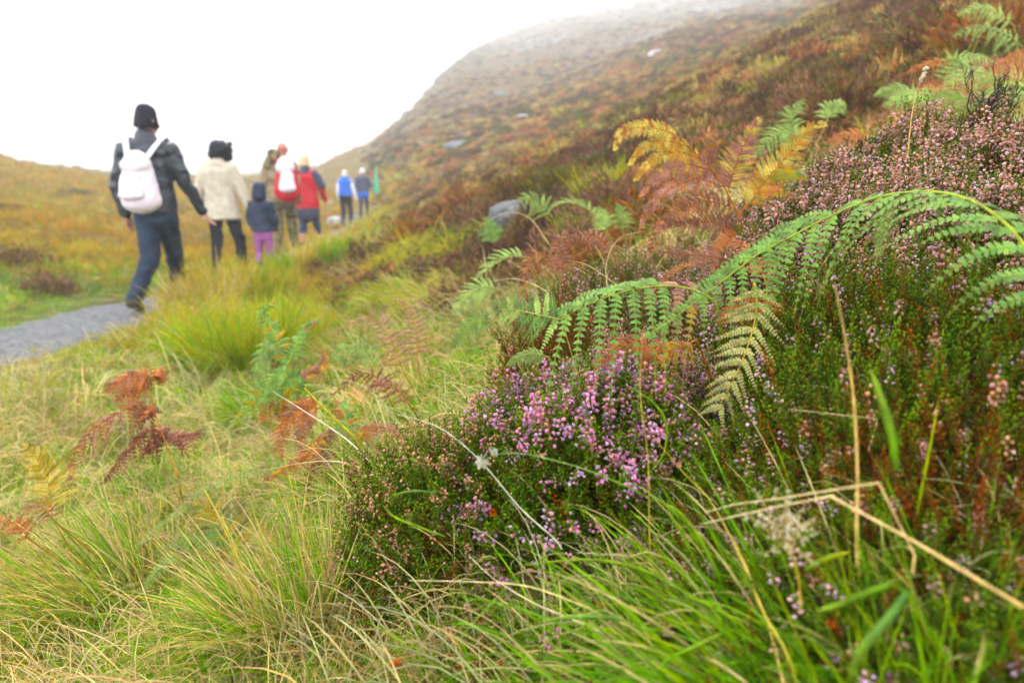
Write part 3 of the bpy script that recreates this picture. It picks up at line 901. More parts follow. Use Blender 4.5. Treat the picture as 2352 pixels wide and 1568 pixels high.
def rest(x, y, rng, maxtilt=.25):
    n = len(x); e = .05
    gx = (H(x + e, y) - H(x - e, y)) / (2 * e); gy = (H(x, y + e) - H(x, y - e)) / (2 * e)
    return np.stack([np.clip(gy, -.6, .6) * .5 + rng.normal(0, .15, n), -np.clip(gx, -.6, .6) * .5 + rng.normal(0, .15, n), rng.random(n) * 6.28], -1)


def grass_cover(name, label, n, y0, y1, dens, scl, rng):
    x, y = sample_cover(n, y0, y1, rng=rng)
    d = x - toe(np.clip(y, .2, 20))
    keep = rng.random(n) < dens(x, y, d)
    keep &= np.abs(x - path_x(y)) > np.interp(y, [0, 6, 9], [.52, .46, .24]) + .22 * fbm(x, y, .5, 2)
    x, y = x[keep], y[keep]; n = len(x)
    z = H(x, y) - .01
    n1 = fbm(x, y, .55, 2); n2 = fbm(x + 50, y - 20, 1.7, 2)
    pick = rng.random(n)
    straw = np.clip(.54 + .6 * n1, .05, .9)
    och = np.clip(sstep(3.2, 8, y) * (.55 + .6 * n2), 0, .9)
    left = x < path_x(y)
    och = np.where(left, sstep(6.0, 11, y + .25 * (x + 5) + 1.1 * n2) * .95, och)
    straw = np.where(left, straw * .35, straw)
    v = np.where(pick < och, 6 + rng.integers(0, 3, n), np.where(pick < och + (1 - och) * straw, 3 + rng.integers(0, 3, n), rng.integers(0, 3, n)))
    v = np.where((rng.random(n) < .34 + .22 * n1) & (v < 6) & ~left, 9 + rng.integers(0, 2, n), v)
    v = np.where((rng.random(n) < sstep(2.2, 4, y) * (.12 + .6 * fbm(x - 9, y, 1.2, 2))) & ~left & (v < 9), 11, v)
    big = rng.random(n) < .07 * sstep(2.5, 5, y)
    tint = rng.uniform(.8, 1.2, (n, 1)) * (1 + .1 * rng.normal(0, 1, (n, 3)) * [1, .5, .3]) * (1 + .25 * fbm(x, y, .8, 2)[:, None])
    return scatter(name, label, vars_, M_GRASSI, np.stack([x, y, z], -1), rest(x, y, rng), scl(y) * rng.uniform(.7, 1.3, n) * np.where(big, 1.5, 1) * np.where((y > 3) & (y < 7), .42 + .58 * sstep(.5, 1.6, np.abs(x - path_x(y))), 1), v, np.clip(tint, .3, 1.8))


rg = np.random.default_rng(77)
def dens_near(x, y, d):
    # thinner where heather owns the bank
    h = sstep(.9, 1.5, d) * sstep(.72, 1.05, y)
    return (1 - .6 * h)
grass_cover('meadow_grass', 'short wet green grass mixed with straw blades covering the meadow', 15000, .55, 3.6, dens_near, lambda y: .62 + .16 * y, rg)
grass_cover('moor_grass', 'ochre and green moor grass covering the ground along the track', 15000, 3.4, 34,
            lambda x, y, d: 1 - .96 * sstep(.55, 1.35, d + .5 * fbm(x, y, 1.5, 2)), lambda y: .85 + .065 * y, rg)

# heather and dead bracken cover of the slope
HV = [clump(101, [(.12, .05, .03), (.17, .07, .04), (.07, .06, .015)]), clump(102, [(.48, .16, .05), (.38, .12, .045), (.42, .22, .08)]),
      clump(103, [(.52, .34, .09), (.44, .28, .06), (.36, .32, .06)]), clump(104, [(.13, .12, .02), (.18, .17, .03), (.10, .08, .02)]),
      clump(105, [(.36, .18, .12), (.28, .14, .09), (.2, .13, .05)]),
      tuft(106, [(.50, .36, .12), (.44, .34, .08), (.36, .34, .06)], 120, .34, .010, .16, (.3, 1.0), .9, 3),
      tuft(107, [(.46, .20, .06), (.52, .28, .09), (.38, .14, .04)], 120, .30, .012, .18, (.4, 1.1), 1.0, 3)]
n = 42000
x, y = sample_cover(n, 2.2, 330, -.9, 1.3, rg)
d = x - np.where(y < 20, toe(np.clip(y, .2, 20)), -.215 * y)
n2 = fbm(x + 50, y - 20, 2.6, 2)
k = (d > .3 + 1.3 * (1 - sstep(2, 6, y)) + .5 * n2 + np.where(y < 8, .4 * rg.random(n), 0)) & ~((np.abs(x - path_x(y)) < .7) & (y < 45))
k |= (y > 13) & (x < path_x(y) - 2) & (rg.random(n) < .5)
x, y = x[k], y[k]; n = len(x)
z = H(x, y) - .04
na = fbm(x, y, 1.3, 2) + .7 * fbm(x + 9, y, 7, 2); nb = fbm(x - 40, y + 3, 2.1, 2) + .7 * fbm(x, y + 55, 17, 2)
p0 = rg.random(n) + .55 * na; p1 = rg.random(n) + .6 * nb
fz = sstep(6, 16, y)
v = np.where(p0 > .95 + .2 * fz, 1, np.where(p0 < .06 - .06 * fz, 0, np.where(p1 > .85, 2, np.where(p1 < .15, 3, np.minimum(rg.integers(0, 11, n) % 7, 6)))))
v = np.where((x < path_x(y)) & (rg.random(n) < .8), 5, v)
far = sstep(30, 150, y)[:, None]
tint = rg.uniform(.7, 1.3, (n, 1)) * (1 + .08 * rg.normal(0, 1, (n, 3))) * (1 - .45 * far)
scl = (.62 + .012 * y + .10 * np.minimum(y, 9) / 9) * rg.uniform(.6, 1.35, n) * np.where(y < 5, .6, 1)
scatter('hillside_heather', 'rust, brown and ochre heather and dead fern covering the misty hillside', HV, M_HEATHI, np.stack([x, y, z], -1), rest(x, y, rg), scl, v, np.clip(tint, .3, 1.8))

# ---------------------------------------------------------------- grass tussocks, each a plant
def tussock(u, v, t, label, cols, L, n=420, W=.004, spread=.10, lean=(0, 0), droop=(.3, 1.), open_=.6, stiff=0, ground=True):
    p = P(u, v, t) if t else ground_hit(u, v)
    b0 = G(p[0], p[1], -.02)
    dist = p[1]; W = max(W, .0015 * dist); n = int(n * (1.5 if dist > 3 else 1))
    th = R.random(n) * 6.283; rr = spread * np.sqrt(R.random(n))
    b = b0 + np.stack([rr * np.cos(th), rr * np.sin(th), 0 * rr], -1)
    b[:, 2] = H(b[:, 0], b[:, 1]) - .01
    o_ = R.uniform(.05, open_, n); th2 = th + R.normal(0, .7, n)
    z = np.stack([np.cos(th2) * o_ + lean[0], np.sin(th2) * o_ + lean[1], np.ones(n)], -1)
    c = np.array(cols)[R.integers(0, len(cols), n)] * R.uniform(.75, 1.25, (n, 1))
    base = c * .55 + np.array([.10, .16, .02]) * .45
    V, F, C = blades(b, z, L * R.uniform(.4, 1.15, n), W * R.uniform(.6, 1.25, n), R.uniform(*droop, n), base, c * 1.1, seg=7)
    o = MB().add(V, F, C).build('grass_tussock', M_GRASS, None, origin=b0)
    return tag(o, label, 'grass tussock', 'grass tussocks')


LIM = [(.36, .42, .02), (.44, .46, .03), (.28, .38, .03), (.50, .42, .04)]
ORG = [(.60, .40, .05), (.46, .40, .03), (.66, .46, .16), (.34, .36, .03)]
STR = [(.72, .56, .28), (.62, .46, .2), (.54, .44, .12), (.36, .40, .05)]
GRN = [(.17, .36, .03), (.23, .43, .035), (.14, .31, .05), (.30, .46, .04)]
MIX = GRN + STR[:3]
tussock(575, 850, 3.9, 'tall lime and orange grass tussock in front of the walkers', LIM + ORG[:2] + GRN[:2], .62, 1100, .0055, .24, (-.05, 0), (.1, .6), .55)
tussock(500, 800, 4.2, 'green and yellow grass tussock left of the tall lime one', GRN + LIM, .5, 700, .005, .2, (-.2, 0), (.2, .8), .6)
tussock(660, 800, 4.4, 'yellow-green grass tussock right of the tall lime one', LIM + ORG[:1], .45, 600, .005, .18, (.1, 0), (.2, .8), .6)
tussock(420, 730, 5.2, 'straw and orange grass tussock hiding the boots of the walker with the pink backpack', STR[:3] + ORG, .5, 700, .0045, .25, (.25, 0), (.3, .9), .7)
tussock(340, 790, 4.8, 'pale straw grass tussock between track and tall lime tussock', STR, .34, 500, .004, .2, (.1, 0), (.4, 1.), .8)
tussock(462, 690, 6.2, 'straw tussock at the right edge of the track behind the striding walker', STR[:2] + ORG[:2], .5, 700, .0045, .28, (-.05, 0), (.1, .7), .6)
tussock(500, 660, 6.8, 'ochre tussock hiding the boots of the woman in the cream coat', ORG + STR[:1], .62, 700, .005, .30, (-.05, 0), (.1, .6), .5)
tussock(575, 655, 7.2, 'yellow-green tussock hiding the boots of the child', LIM + ORG[:2], .50, 600, .005, .28, (-.05, 0), (.1, .6), .5)
tussock(700, 625, 8.6, 'brownish tussock on the right edge of the track below the red coat', ORG + STR[:1], .55, 550, .0055, .3, (0, 0), (.1, .7), .6)
tussock(760, 600, 9.6, 'straw tussock on the right edge of the track, right of the red coat', STR + ORG[:1], .5, 550, .0055, .3, (0, 0), (.1, .7), .6)
tussock(850, 560, 12.5, 'green-brown tussock hiding the shoes of the far pair of walkers', LIM[:2] + ORG, .6, 450, .007, .4, (0, 0), (.1, .7), .6)
tussock(835, 570, None, 'lime grass mound at the bend of the track', LIM + GRN[:2], .42, 700, .006, .25, (-.1, 0), (.3, 1.), .7)
tussock(925, 610, None, 'ochre grass mound on the bank below the far walkers', ORG + LIM[:1], .45, 700, .0055, .25, (-.25, 0), (.4, 1.), .7)
tussock(985, 600, None, 'orange-green grass mound right of the ochre one', ORG + LIM, .42, 600, .0055, .22, (-.1, 0), (.4, 1.), .7)
tussock(1050, 590, None, 'bright lime grass mound with fern below the rusty cushion', LIM, .38, 600, .006, .22, (-.15, 0), (.4, 1.), .7)
tussock(900, 700, None, 'green and straw grass mound on the bank, combed downhill', GRN[:2] + STR, .36, 600, .004, .2, (-.5, -.1), (.3, .9), .5)
tussock(1000, 700, None, 'straw grass mound on the bank, combed downhill', STR + LIM[:1], .36, 600, .004, .2, (-.5, -.1), (.3, .9), .5)
tussock(1385, 400, 5.4, 'lime yellow grass tussock on the slope left of the orange bracken', LIM, .4, 500, .006, .16, (-.1, 0), (.2, .8), .6)
tussock(1350, 440, 4.6, 'second lime grass tussock, just below the yellow one on the slope', LIM + GRN[:2], .3, 400, .005, .16, (-.1, 0), (.2, .8), .6)
tussock(770, 620, None, 'green rush tussock beside the track', GRN[:2] + ORG[:1], .45, 400, .005, .12, (0, 0), (.0, .4), .35)
tussock(610, 690, 7.0, 'broad yellow-green tussock in front of the child', LIM + ORG, .50, 600, .005, .3, (-.05, 0), (.1, .6), .5)
tussock(640, 650, None, 'green rush tussock in front of the man in camouflage', GRN[:2] + LIM[:1], .4, 350, .005, .12, (0, 0), (.0, .4), .35)
tussock(280, 1415, None, 'large straw and green tussock at bottom left, sweeping to the left', MIX + STR, .42, 1500, .0026, .12, (-.75, .2), (.1, .9), .75)
tussock(120, 1500, None, 'low straw tussock in the bottom left corner', MIX + STR, .32, 800, .0026, .12, (-.5, 0), (.3, 1.0), .8)
tussock(690, 1475, None, 'large fanned tussock of green and straw blades at the bottom', MIX + STR[:2], .36, 1500, .0024, .08, (-.3, .1), (.05, .9), .85)
tussock(840, 1160, None, 'straw and green tussock leaning against the left heather bush', STR[:2] + GRN, .30, 420, .0032, .09, (-.65, 0), (.2, .8), .5)
tussock(880, 1290, None, 'fine green tussock at the foot of the left heather bush', GRN + STR[:1], .22, 380, .0034, .09, (-.5, 0), (.2, .8), .6)
tussock(380, 1130, None, 'green tussock under the rusty brown fern', GRN, .22, 400, .004, .12, (0, 0), (.2, .8), .6)
tussock(700, 1130, None, 'green and straw tussock under the drooping rust fern', MIX, .22, 400, .0034, .12, (-.2, 0), (.2, .8), .6)
tussock(620, 860, 3.0, 'deep green broad bladed tussock behind the green and red fern', GRN + LIM[:1], .36, 500, .006, .15, (-.1, 0), (.2, .8), .6)
# long wet blades sweeping up and left below the front bush
tussock(1640, 1500, .78, 'tussock of long wet green blades sweeping left below the pink heather', GRN + STR[:2], .34, 150, .0032, .09, (-.8, .2), (.2, .75), .6)
tussock(1880, 1520, .66, 'tussock of long green blades at the lower right', GRN + STR[:1], .30, 200, .0034, .09, (-.5, .2), (.2, .75), .6)
tussock(1760, 1400, .82, 'tussock of upright green blades beside the fluffy seed head', GRN + STR[:1], .26, 110, .0038, .07, (-.3, .1), (.1, .5), .45)
tussock(1450, 1560, .80, 'tussock of green and straw blades at the bottom edge', GRN + STR[:1], .26, 110, .0038, .08, (-.5, .1), (.2, .6), .5)
tussock(2150, 1480, .55, 'near blurred green tussock at the lower right corner', GRN + LIM[:1], .30, 260, .0032, .12, (-.3, .1), (.2, .8), .6)
tussock(2260, 1250, .68, 'straw and green tussock at the right edge', GRN + STR[:2], .30, 260, .0030, .12, (-.3, .1), (.3, .9), .7)
tussock(1120, 1500, .95, 'green tussock at the bottom edge beside the yellow moss', GRN + STR[:1], .2, 150, .0032, .08, (-.3, .1), (.2, .8), .6)
tussock(1720, 1120, 1.0, 'thin grass tussock between the pink bush and the green heather', GRN, .2, 60, .004, .05, (.1, 0), (.2, .9), .5)

tussock(2000, 1330, .68, 'green and yellow tussock in the mossy heather at the lower right', GRN + LIM[:1] + STR[:1], .34, 260, .0032, .12, (-.35, .1), (.1, .6), .6)
tussock(1960, 1540, .56, 'bright green tussock at the bottom edge near the right corner', GRN + LIM[:1], .28, 260, .0030, .12, (-.3, .1), (.1, .7), .6)
tussock(2000, 1500, .60, 'tussock of long fine green blades leaning left, below the broad wet blade', GRN, .30, 160, .0030, .09, (-.7, .2), (.15, .7), .5)
tussock(1760, 1545, .66, 'tussock of long fine green blades at the bottom, right of the wavy straw stalk', GRN + STR[:1], .30, 160, .0030, .09, (-.6, .3), (.15, .7), .5)
tussock(1080, 700, None, 'shaggy straw tussock below the hanging light green fronds', STR + GRN[:1], .36, 600, .004, .2, (-.4, -.1), (.3, 1.), .7)
tussock(800, 820, None, 'shaggy straw and green tussock in the middle of the meadow', STR + GRN[:2], .34, 600, .004, .2, (-.4, -.1), (.3, 1.), .7)
tussock(960, 850, None, 'shaggy straw tussock above the left heather bush', STR + LIM[:1], .30, 500, .0035, .16, (-.4, -.1), (.3, 1.), .7)
# yellow moss cushions
for k, (u, v, lab) in enumerate([(1015, 1410, 'yellow-green moss cushion below the left heather bush'), (1100, 1475, 'yellow moss cushion at the bottom edge')]):
    p = ground_hit(u, v)
    mc = clump(200 + k, [(.40, .36, .03), (.50, .42, .04), (.34, .34, .03)], n=900, r=.07, h=.035, L=.02, W=.0035, upw=.6)
    o = mc.build('moss_cushion', M_GRASS, None); o.location = tuple(p); tag(o, lab, 'moss', 'moss cushions')

ST = (.66, .46, .20); SD = (.80, .66, .42); GN = (.15, .29, .04); BG = (.16, .32, .09); OL = (.50, .40, .08); WH = (.86, .80, .62)
DG = 'dry grass stalks'; BGp = 'broad grass leaves'; BD = 'bent dry grass stalks'
stalk('grass_stalk', 'thick upright straw stalk standing in front of the right-hand heather', 'grass stalk', [(1972, 1330, .70), (1968, 1210, .70), (1970, 1100, .70), (1962, 930, .69), (1945, 800, .68), (1918, 652, .66)], .0025, ST, ST, DG)
stalk('grass_stalk', 'thin straight stalk rising through the middle of the pink heather bush', 'grass stalk', [(1494, 1300, .88), (1492, 1230, .88), (1488, 1050, .87), (1475, 955, .86), (1470, 872, .86), (1475, 797, .86), (1480, 744, .86)], .0011, OL, ST, DG)
stalk('grass_stalk', 'olive to straw stalk leaning left across the right side of the pink bush', 'grass stalk', [(1800, 1568, .62), (1760, 1420, .68), (1702, 1283, .74), (1632, 1150, .8), (1569, 1084, .82), (1487, 986, .84)], .0014, ST, OL, DG)
stalk('grass_stalk', 'white dry stalk curving down over the left heather bush', 'grass stalk', [(1290, 1260, .86), (1273, 1236, .86), (1195, 1166, .86), (1116, 1072, .86), (1046, 1006, .87), (984, 971, .89), (913, 951, .92)], .0009, WH, WH, DG)
stalk('grass_stalk', 'green curved stem arching across the front of the pink bush', 'grass stalk', [(1500, 1150, .86), (1444, 1119, .84), (1351, 1080, .83), (1273, 1057, .82), (1195, 1041, .83), (1132, 1043, .85)], .0012, GN, (.4, .5, .2), DG)
stalk('grass_stalk', 'thin green arc of grass over the centre of the pink bush', 'grass stalk', [(1300, 1180, .86), (1312, 1111, .84), (1331, 1072, .83), (1382, 1037, .83), (1437, 1028, .83), (1507, 1033, .85)], .0006, GN, GN, DG)
stalk('grass_stalk', 'long straw stalk bent once, running to the right edge of the picture', 'grass stalk', [(2352, 1395, .52), (2105, 1246, .58), (1908, 1139, .64), (1807, 1159, .67), (1691, 1184, .70), (1608, 1204, .73)], .0017, ST, SD, BD)
stalk('grass_stalk', 'straw stalk bent at its top, above the long one that reaches the right edge', 'grass stalk', [(2096, 1316, .62), (2101, 1275, .62), (2018, 1108, .62), (1807, 1142, .67), (1691, 1157, .70), (1620, 1175, .73)], .0014, ST, SD, BD)
stalk('grass_stalk', 'thin straw stalk with a sharp bend behind the thick upright one', 'grass stalk', [(1995, 1035, .78), (2016, 962, .78), (1811, 939, .82)], .0010, ST, SD, BD)
stalk('grass_stalk', 'yellowed stalk rising at the left of the fluffy seed head', 'grass stalk', [(1830, 1568, .60), (1807, 1500, .62), (1745, 1387, .68), (1707, 1284, .73), (1633, 1151, .80)], .0013, OL, ST, DG)
stalk('grass_stalk', 'wavy straw stalk lying across the foot of the pink bush', 'grass stalk', [(1640, 1530, .72), (1536, 1480, .74), (1317, 1382, .78), (1207, 1345, .80), (1097, 1336, .82), (939, 1332, .86)], .0016, OL, SD, DG)
stalk('grass_stalk', 'straw stalk crossing the wavy one under the left heather bush', 'grass stalk', [(1400, 1470, .80), (1360, 1440, .80), (1236, 1389, .82), (1133, 1327, .84), (1075, 1273, .87)], .0012, SD, SD, DG)
stalk('grass_stalk', 'dry kinked stalk lying level at the bottom of the pink bush', 'grass stalk', [(1600, 1330, .82), (1533, 1282, .82), (1486, 1266, .82), (1456, 1275, .83), (1324, 1268, .86)], .0013, ST, SD, BD)
stalk('grass_stalk', 'thin stalk arching over the pale heather behind the hanging frond', 'grass stalk', [(1428, 662, 1.3), (1355, 612, 1.3), (1316, 599, 1.3)], .0012, ST, SD, DG)
stalk('grass_stalk', 'tall seed stalk rising above the skyline of the flowering mound', 'grass stalk', [(2085, 360, 1.5), (2091, 292, 1.5), (2100, 231, 1.5), (2113, 187, 1.5), (2126, 161, 1.5)], .0016, ST, ST, DG)
stalk('grass_stalk', 'pale stalk curving across the bottom left tussock', 'grass stalk', [(420, 1568, 1.25), (388, 1560, 1.25), (330, 1527, 1.28), (234, 1464, 1.35), (121, 1428, 1.4)], .0018, ST, SD, DG)
stalk('grass_stalk', 'pale stalk at the bottom edge between the two big tussocks', 'grass stalk', [(480, 1568, 1.2), (472, 1560, 1.2), (381, 1490, 1.3), (300, 1474, 1.35)], .0017, ST, SD, DG)
stalk('grass_stalk', 'short leaning stalk left of the fanned tussock', 'grass stalk', [(220, 1366, 1.5), (249, 1340, 1.5), (271, 1300, 1.5)], .0015, ST, SD, DG)
stalk('grass_stalk', 'long straw stalk leaning right across the rust fern tips', 'grass stalk', [(600, 1290, 1.55), (623, 1281, 1.55), (660, 1220, 1.55), (706, 1161, 1.55)], .0012, ST, SD, DG)
stalk('grass_stalk', 'white stalk lying across the green and red fern', 'grass stalk', [(846, 1058, 1.5), (794, 1007, 1.5), (701, 945, 1.52), (626, 898, 1.55)], .0016, WH, WH, DG)
stalk('grass_stalk', 'pale stalk arching left from the left heather bush', 'grass stalk', [(860, 1085, 1.4), (780, 1060, 1.42), (700, 1062, 1.45), (600, 1080, 1.5)], .0012, SD, SD, DG)
stalk('grass_stalk', 'straw stalk arching over the small brown heather below the boulder', 'grass stalk', [(1290, 700, 1.9), (1240, 660, 2.), (1180, 640, 2.1), (1110, 650, 2.2)], .0018, ST, SD, DG)
stalk('grass_stalk', 'straw stalk arching in front of the boulder', 'grass stalk', [(1260, 560, 3.), (1215, 500, 3.1), (1160, 490, 3.2), (1100, 520, 3.3)], .002, ST, SD, DG)
stalk('grass_stalk', 'pale looped stalk standing in the mid bank heather', 'grass stalk', [(1400, 690, 1.6), (1392, 610, 1.6), (1420, 550, 1.6), (1480, 530, 1.6)], .0013, ST, SD, DG)
# seed head on the tall stalk is part of the stalk thing; broad blades follow
stalk('grass_leaf', 'broad blue-green blade standing upright right of the thick stalk', 'grass leaf', [(2060, 1080, .62), (2047, 993, .62), (2017, 896, .63), (1998, 845, .64)], .01, GN, BG, BGp, .0095)
stalk('grass_leaf', 'broad wet blue-green blade at the bottom, leaning left', 'grass leaf', [(2085, 1360, .50), (2043, 1416, .50), (2001, 1465, .50), (1968, 1511, .51), (1950, 1568, .52)], .01, BG, BG, BGp, .0085)
stalk('grass_leaf', 'green blade lying above the broad wet one', 'grass leaf', [(2045, 1342, .55), (1980, 1366, .55), (1931, 1387, .56), (1873, 1403, .57)], .01, GN, BG, BGp, .008)
stalk('grass_leaf', 'yellow-tipped green blade beside the fluffy seed head', 'grass leaf', [(1850, 1310, .64), (1897, 1284, .63), (1953, 1266, .62)], .01, GN, (.42, .44, .03), BGp, .0075)
stalk('grass_leaf', 'long green blade arching up beside the right foot of the pink bush', 'grass leaf', [(1675, 1369, .76), (1636, 1291, .76), (1605, 1232, .77), (1558, 1174, .78), (1516, 1152, .80)], .01, GN, (.3, .46, .05), BGp, .0065)
stalk('grass_leaf', 'bluish blade curving level over the low dark heather', 'grass leaf', [(1426, 1422, .72), (1360, 1415, .72), (1298, 1417, .73), (1243, 1429, .74)], .01, BG, BG, BGp, .0058)
stalk('grass_leaf', 'broad blade rising to the right at the bottom edge', 'grass leaf', [(1522, 1535, .66), (1536, 1513, .66), (1591, 1488, .65), (1664, 1451, .64)], .01, GN, BG, BGp, .0065)
stalk('grass_leaf', 'curved green blade hanging over the right side of the pink flowers', 'grass leaf', [(1450, 890, .95), (1500, 925, .94), (1530, 970, .93), (1525, 1040, .93), (1490, 1090, .92)], .01, GN, GN, BGp, .0042)
stalk('grass_leaf', 'thin blue-green blade curving off the left heather bush', 'grass leaf', [(1023, 1232, .86), (960, 1209, .87), (905, 1186, .88), (878, 1158, .9)], .01, GN, (.3, .44, .06), BGp, .0035)
stalk('grass_leaf', 'thin blade arching over the left edge of the left heather bush', 'grass leaf', [(999, 1131, .88), (952, 1127, .88), (913, 1135, .89), (878, 1154, .9)], .01, BG, BG, BGp, .0035)
stalk('grass_leaf', 'long green blade reaching over the top right of the front tussock', 'grass leaf', [(1700, 1480, .7), (1600, 1380, .72), (1480, 1310, .75), (1350, 1285, .78), (1180, 1300, .82)], .01, GN, GN, BGp, .005)
# ---------------------------------------------------------------- ferns
FG = 'green arching bracken fronds'; FR = 'dead rust bracken'; FH = 'bracken on the slope'
def ground_root(w):
    h = w[0] - w[min(2, len(w) - 1)]; h[2] = 0; h = h / max(np.linalg.norm(h), .02)
    q = w[0] + h * .12 + np.array([0, .14, 0])
    return np.array([q[0], q[1], float(H(q[0], q[1])) - .02])


down = lambda p, drop=.25: [np.array([p[0] + .02, p[1] + .03, max(float(H(p[0], p[1])) - .02, p[2] - drop)])]


def fern(label, pts, Lp, pal, group=FH, stem_base=None, each=False, **k):
    w = px(*pts)
    b = stem_base if stem_base is not None else ground_root(w)
    T = Thing('bracken_frond', b, label, 'fern frond', group)
    st = [b, b * .4 + w[0] * .6 + (w[0] - w[1]) * .25] if np.linalg.norm(b - w[0]) > .05 else None
    frond(T, w, Lp, pal, each=each, stem_to=st, **k)
    return T


# the long frond arching over the right half
fern('long green bracken frond arching over the heather from the right edge to the centre',
     [(2440, 760, .70), (2375, 600, .74), (2300, 505, .78), (2215, 455, .84), (2120, 440, .90), (2010, 455, .96), (1900, 500, 1.0), (1815, 545, 1.02), (1740, 585, 1.02), (1640, 660, 1.0), (1560, 722, .98), (1480, 776, .96)],
     .134, 'green', FG, each=True, n=27, hint=(0, -.05, 1), hint2=(-.12, -.95, .45), bare=.03, droop=.75, lp=.0165, ang=60, curl=.1, r0=.0030,
     shape=lambda x: min(1, .5 + 2.2 * x) * (1 - x ** 3.2) * (1 - .35 * x) + .02, pal2='olive', mixpal=.05)
fern('green bracken frond drooping left over the pink heather, red near its root',
     [(1640, 690, 1.10), (1600, 668, 1.10), (1540, 657, 1.09), (1470, 662, 1.07), (1398, 680, 1.05), (1340, 704, 1.05), (1286, 733, 1.06)],
     .115, 'green', FG, each=True, n=9, hint=(-.1, -.6, .8), bare=.06, droop=1.0, lp=.0150, ang=74, curl=.1, r0=.0024, pal2='maroon',
     split=lambda x, s: x < .28, shape=lambda x: .9, one=None)
fern('green frond tip with upright and hanging leaflets, leftmost of the front fronds',
     [(1290, 734, 1.06), (1235, 722, 1.08), (1180, 711, 1.11), (1140, 712, 1.13), (1112, 722, 1.15)],
     .056, 'pale', FG, each=True, n=11, hint=(-.1, -.95, .35), bare=.02, droop=.12, lp=.0098, ang=72, curl=.12, r0=.0015, pal2='dgreen', mixpal=.3,
     shape=lambda x: (1 - x) ** .7 + .05)
fern('pale cream-green bracken frond hanging down beside the dark heather',
     [(1733, 650, 1.06), (1738, 700, 1.04), (1728, 760, 1.02), (1708, 820, 1.0), (1680, 880, .99), (1645, 945, .98)],
     .080, 'cream', FG, each=True, n=11, hint=(.1, -1, .25), bare=.02, droop=.15, lp=.0105, ang=66, curl=.12, r0=.0018,
     shape=lambda x: min(1, .6 + 1.4 * x) * (1 - x * .55))

fern('single green leaflet hanging from the crest of the long frond, with a pink tip', [(2036, 446, .95), (2036, 500, .94), (2022, 560, .93), (2008, 612, .92)],
     .026, 'pale', FG, stem_base=P(2036, 446, .95), n=16, hint=(0, -1, .2), bare=.02, droop=.1, lp=.0062, ang=70, r0=.0014, pal2='maroon', split=lambda x, s: x > .85)
# the orange and yellow bracken plant in the middle
T = Thing('bracken_plant', G(*(P(1735, 650, 1.75)[:2]), -.02), 'tall orange, yellow and plum bracken plant standing above the pale pink heather', 'bracken', FR)
main = px((1735, 650, 1.75), (1722, 574, 1.70), (1693, 489, 1.66), (1643, 397, 1.62), (1595, 350, 1.60), (1560, 315, 1.58))
T.part(MB().add(*tubes(catmull([T.loc] + main, 40), np.linspace(.0042, .0012, 40)[None], 6, np.array([[.50, .17, .03]]))), 'stem', M_STEM, smooth=True)
br = px((1697, 500, 1.66), (1745, 425, 1.63), (1800, 365, 1.61), (1850, 310, 1.60))
T.part(MB().add(*tubes(catmull(br, 20), np.linspace(.003, .0015, 20)[None], 6, np.array([[.46, .15, .03]]))), 'stem', M_STEM, smooth=True)
SF = [([(1705, 538, 1.66), (1640, 512, 1.63), (1570, 515, 1.60), (1508, 508, 1.58)], .046, 'dark', None, 0),
      ([(1690, 480, 1.66), (1620, 462, 1.62), (1550, 492, 1.58), (1505, 540, 1.56), (1490, 600, 1.55)], .040, 'dark', 'rust', .3),
      ([(1665, 430, 1.64), (1600, 412, 1.60), (1530, 440, 1.57), (1485, 490, 1.56), (1468, 540, 1.55)], .038, 'maroon', 'rust', .3),
      ([(1640, 395, 1.62), (1575, 378, 1.59), (1510, 405, 1.56), (1465, 460, 1.55)], .034, 'maroon', 'turn', .3),
      ([(1612, 365, 1.61), (1550, 348, 1.58), (1490, 375, 1.55), (1450, 430, 1.54)], .030, 'turn', 'yellow', .4),
      ([(1588, 340, 1.60), (1535, 325, 1.57), (1475, 342, 1.55), (1438, 392, 1.54)], .027, 'turn', 'yellow', .5),
      ([(1560, 315, 1.58), (1515, 297, 1.56), (1460, 293, 1.54), (1424, 308, 1.53), (1410, 362, 1.53)], .030, 'yellow', 'rust', .25),
      ([(1672, 437, 1.64), (1690, 380, 1.62), (1715, 320, 1.60), (1750, 262, 1.58)], .052, 'maroon', 'yellow', .35),
      ([(1625, 380, 1.61), (1632, 345, 1.60), (1655, 318, 1.59)], .024, 'maroon', 'turn', .4),
      ([(1712, 545, 1.66), (1670, 548, 1.60), (1645, 580, 1.57), (1640, 625, 1.56)], .032, 'rust', None, 0)]
for pts, L, pal, p2, mp in SF:
    frond(T, px(*pts), L * 1.28, pal, n=24, hint=(0, -1, .35), bare=.04, droop=.15, cmul=1.1, lp=.0105, ang=66, curl=.15, r0=.0014, pal2=p2, mixpal=mp, wob=.05, leafpart='pinna', stempart='midrib')
SF2 = [([(1712, 482, 1.64), (1760, 415, 1.62), (1815, 350, 1.60), (1862, 292, 1.58), (1912, 284, 1.56)], .064, 'yellow', 'turn', .45),
       ([(1735, 445, 1.63), (1790, 440, 1.60), (1835, 455, 1.58)], .022, 'turn', 'rust', .4),
       ([(1760, 405, 1.62), (1815, 400, 1.60), (1860, 412, 1.58)], .026, 'olive', 'green', .5)]
for pts, L, pal, p2, mp in SF2:
    frond(T, px(*pts), L * 1.1, pal, n=22, hint=(0, -1, .35), bare=.04, droop=.12, cmul=1.0, lp=.0115, ang=64, curl=.15, r0=.0016, pal2=p2, mixpal=mp, wob=.05, leafpart='pinna', stempart='midrib')

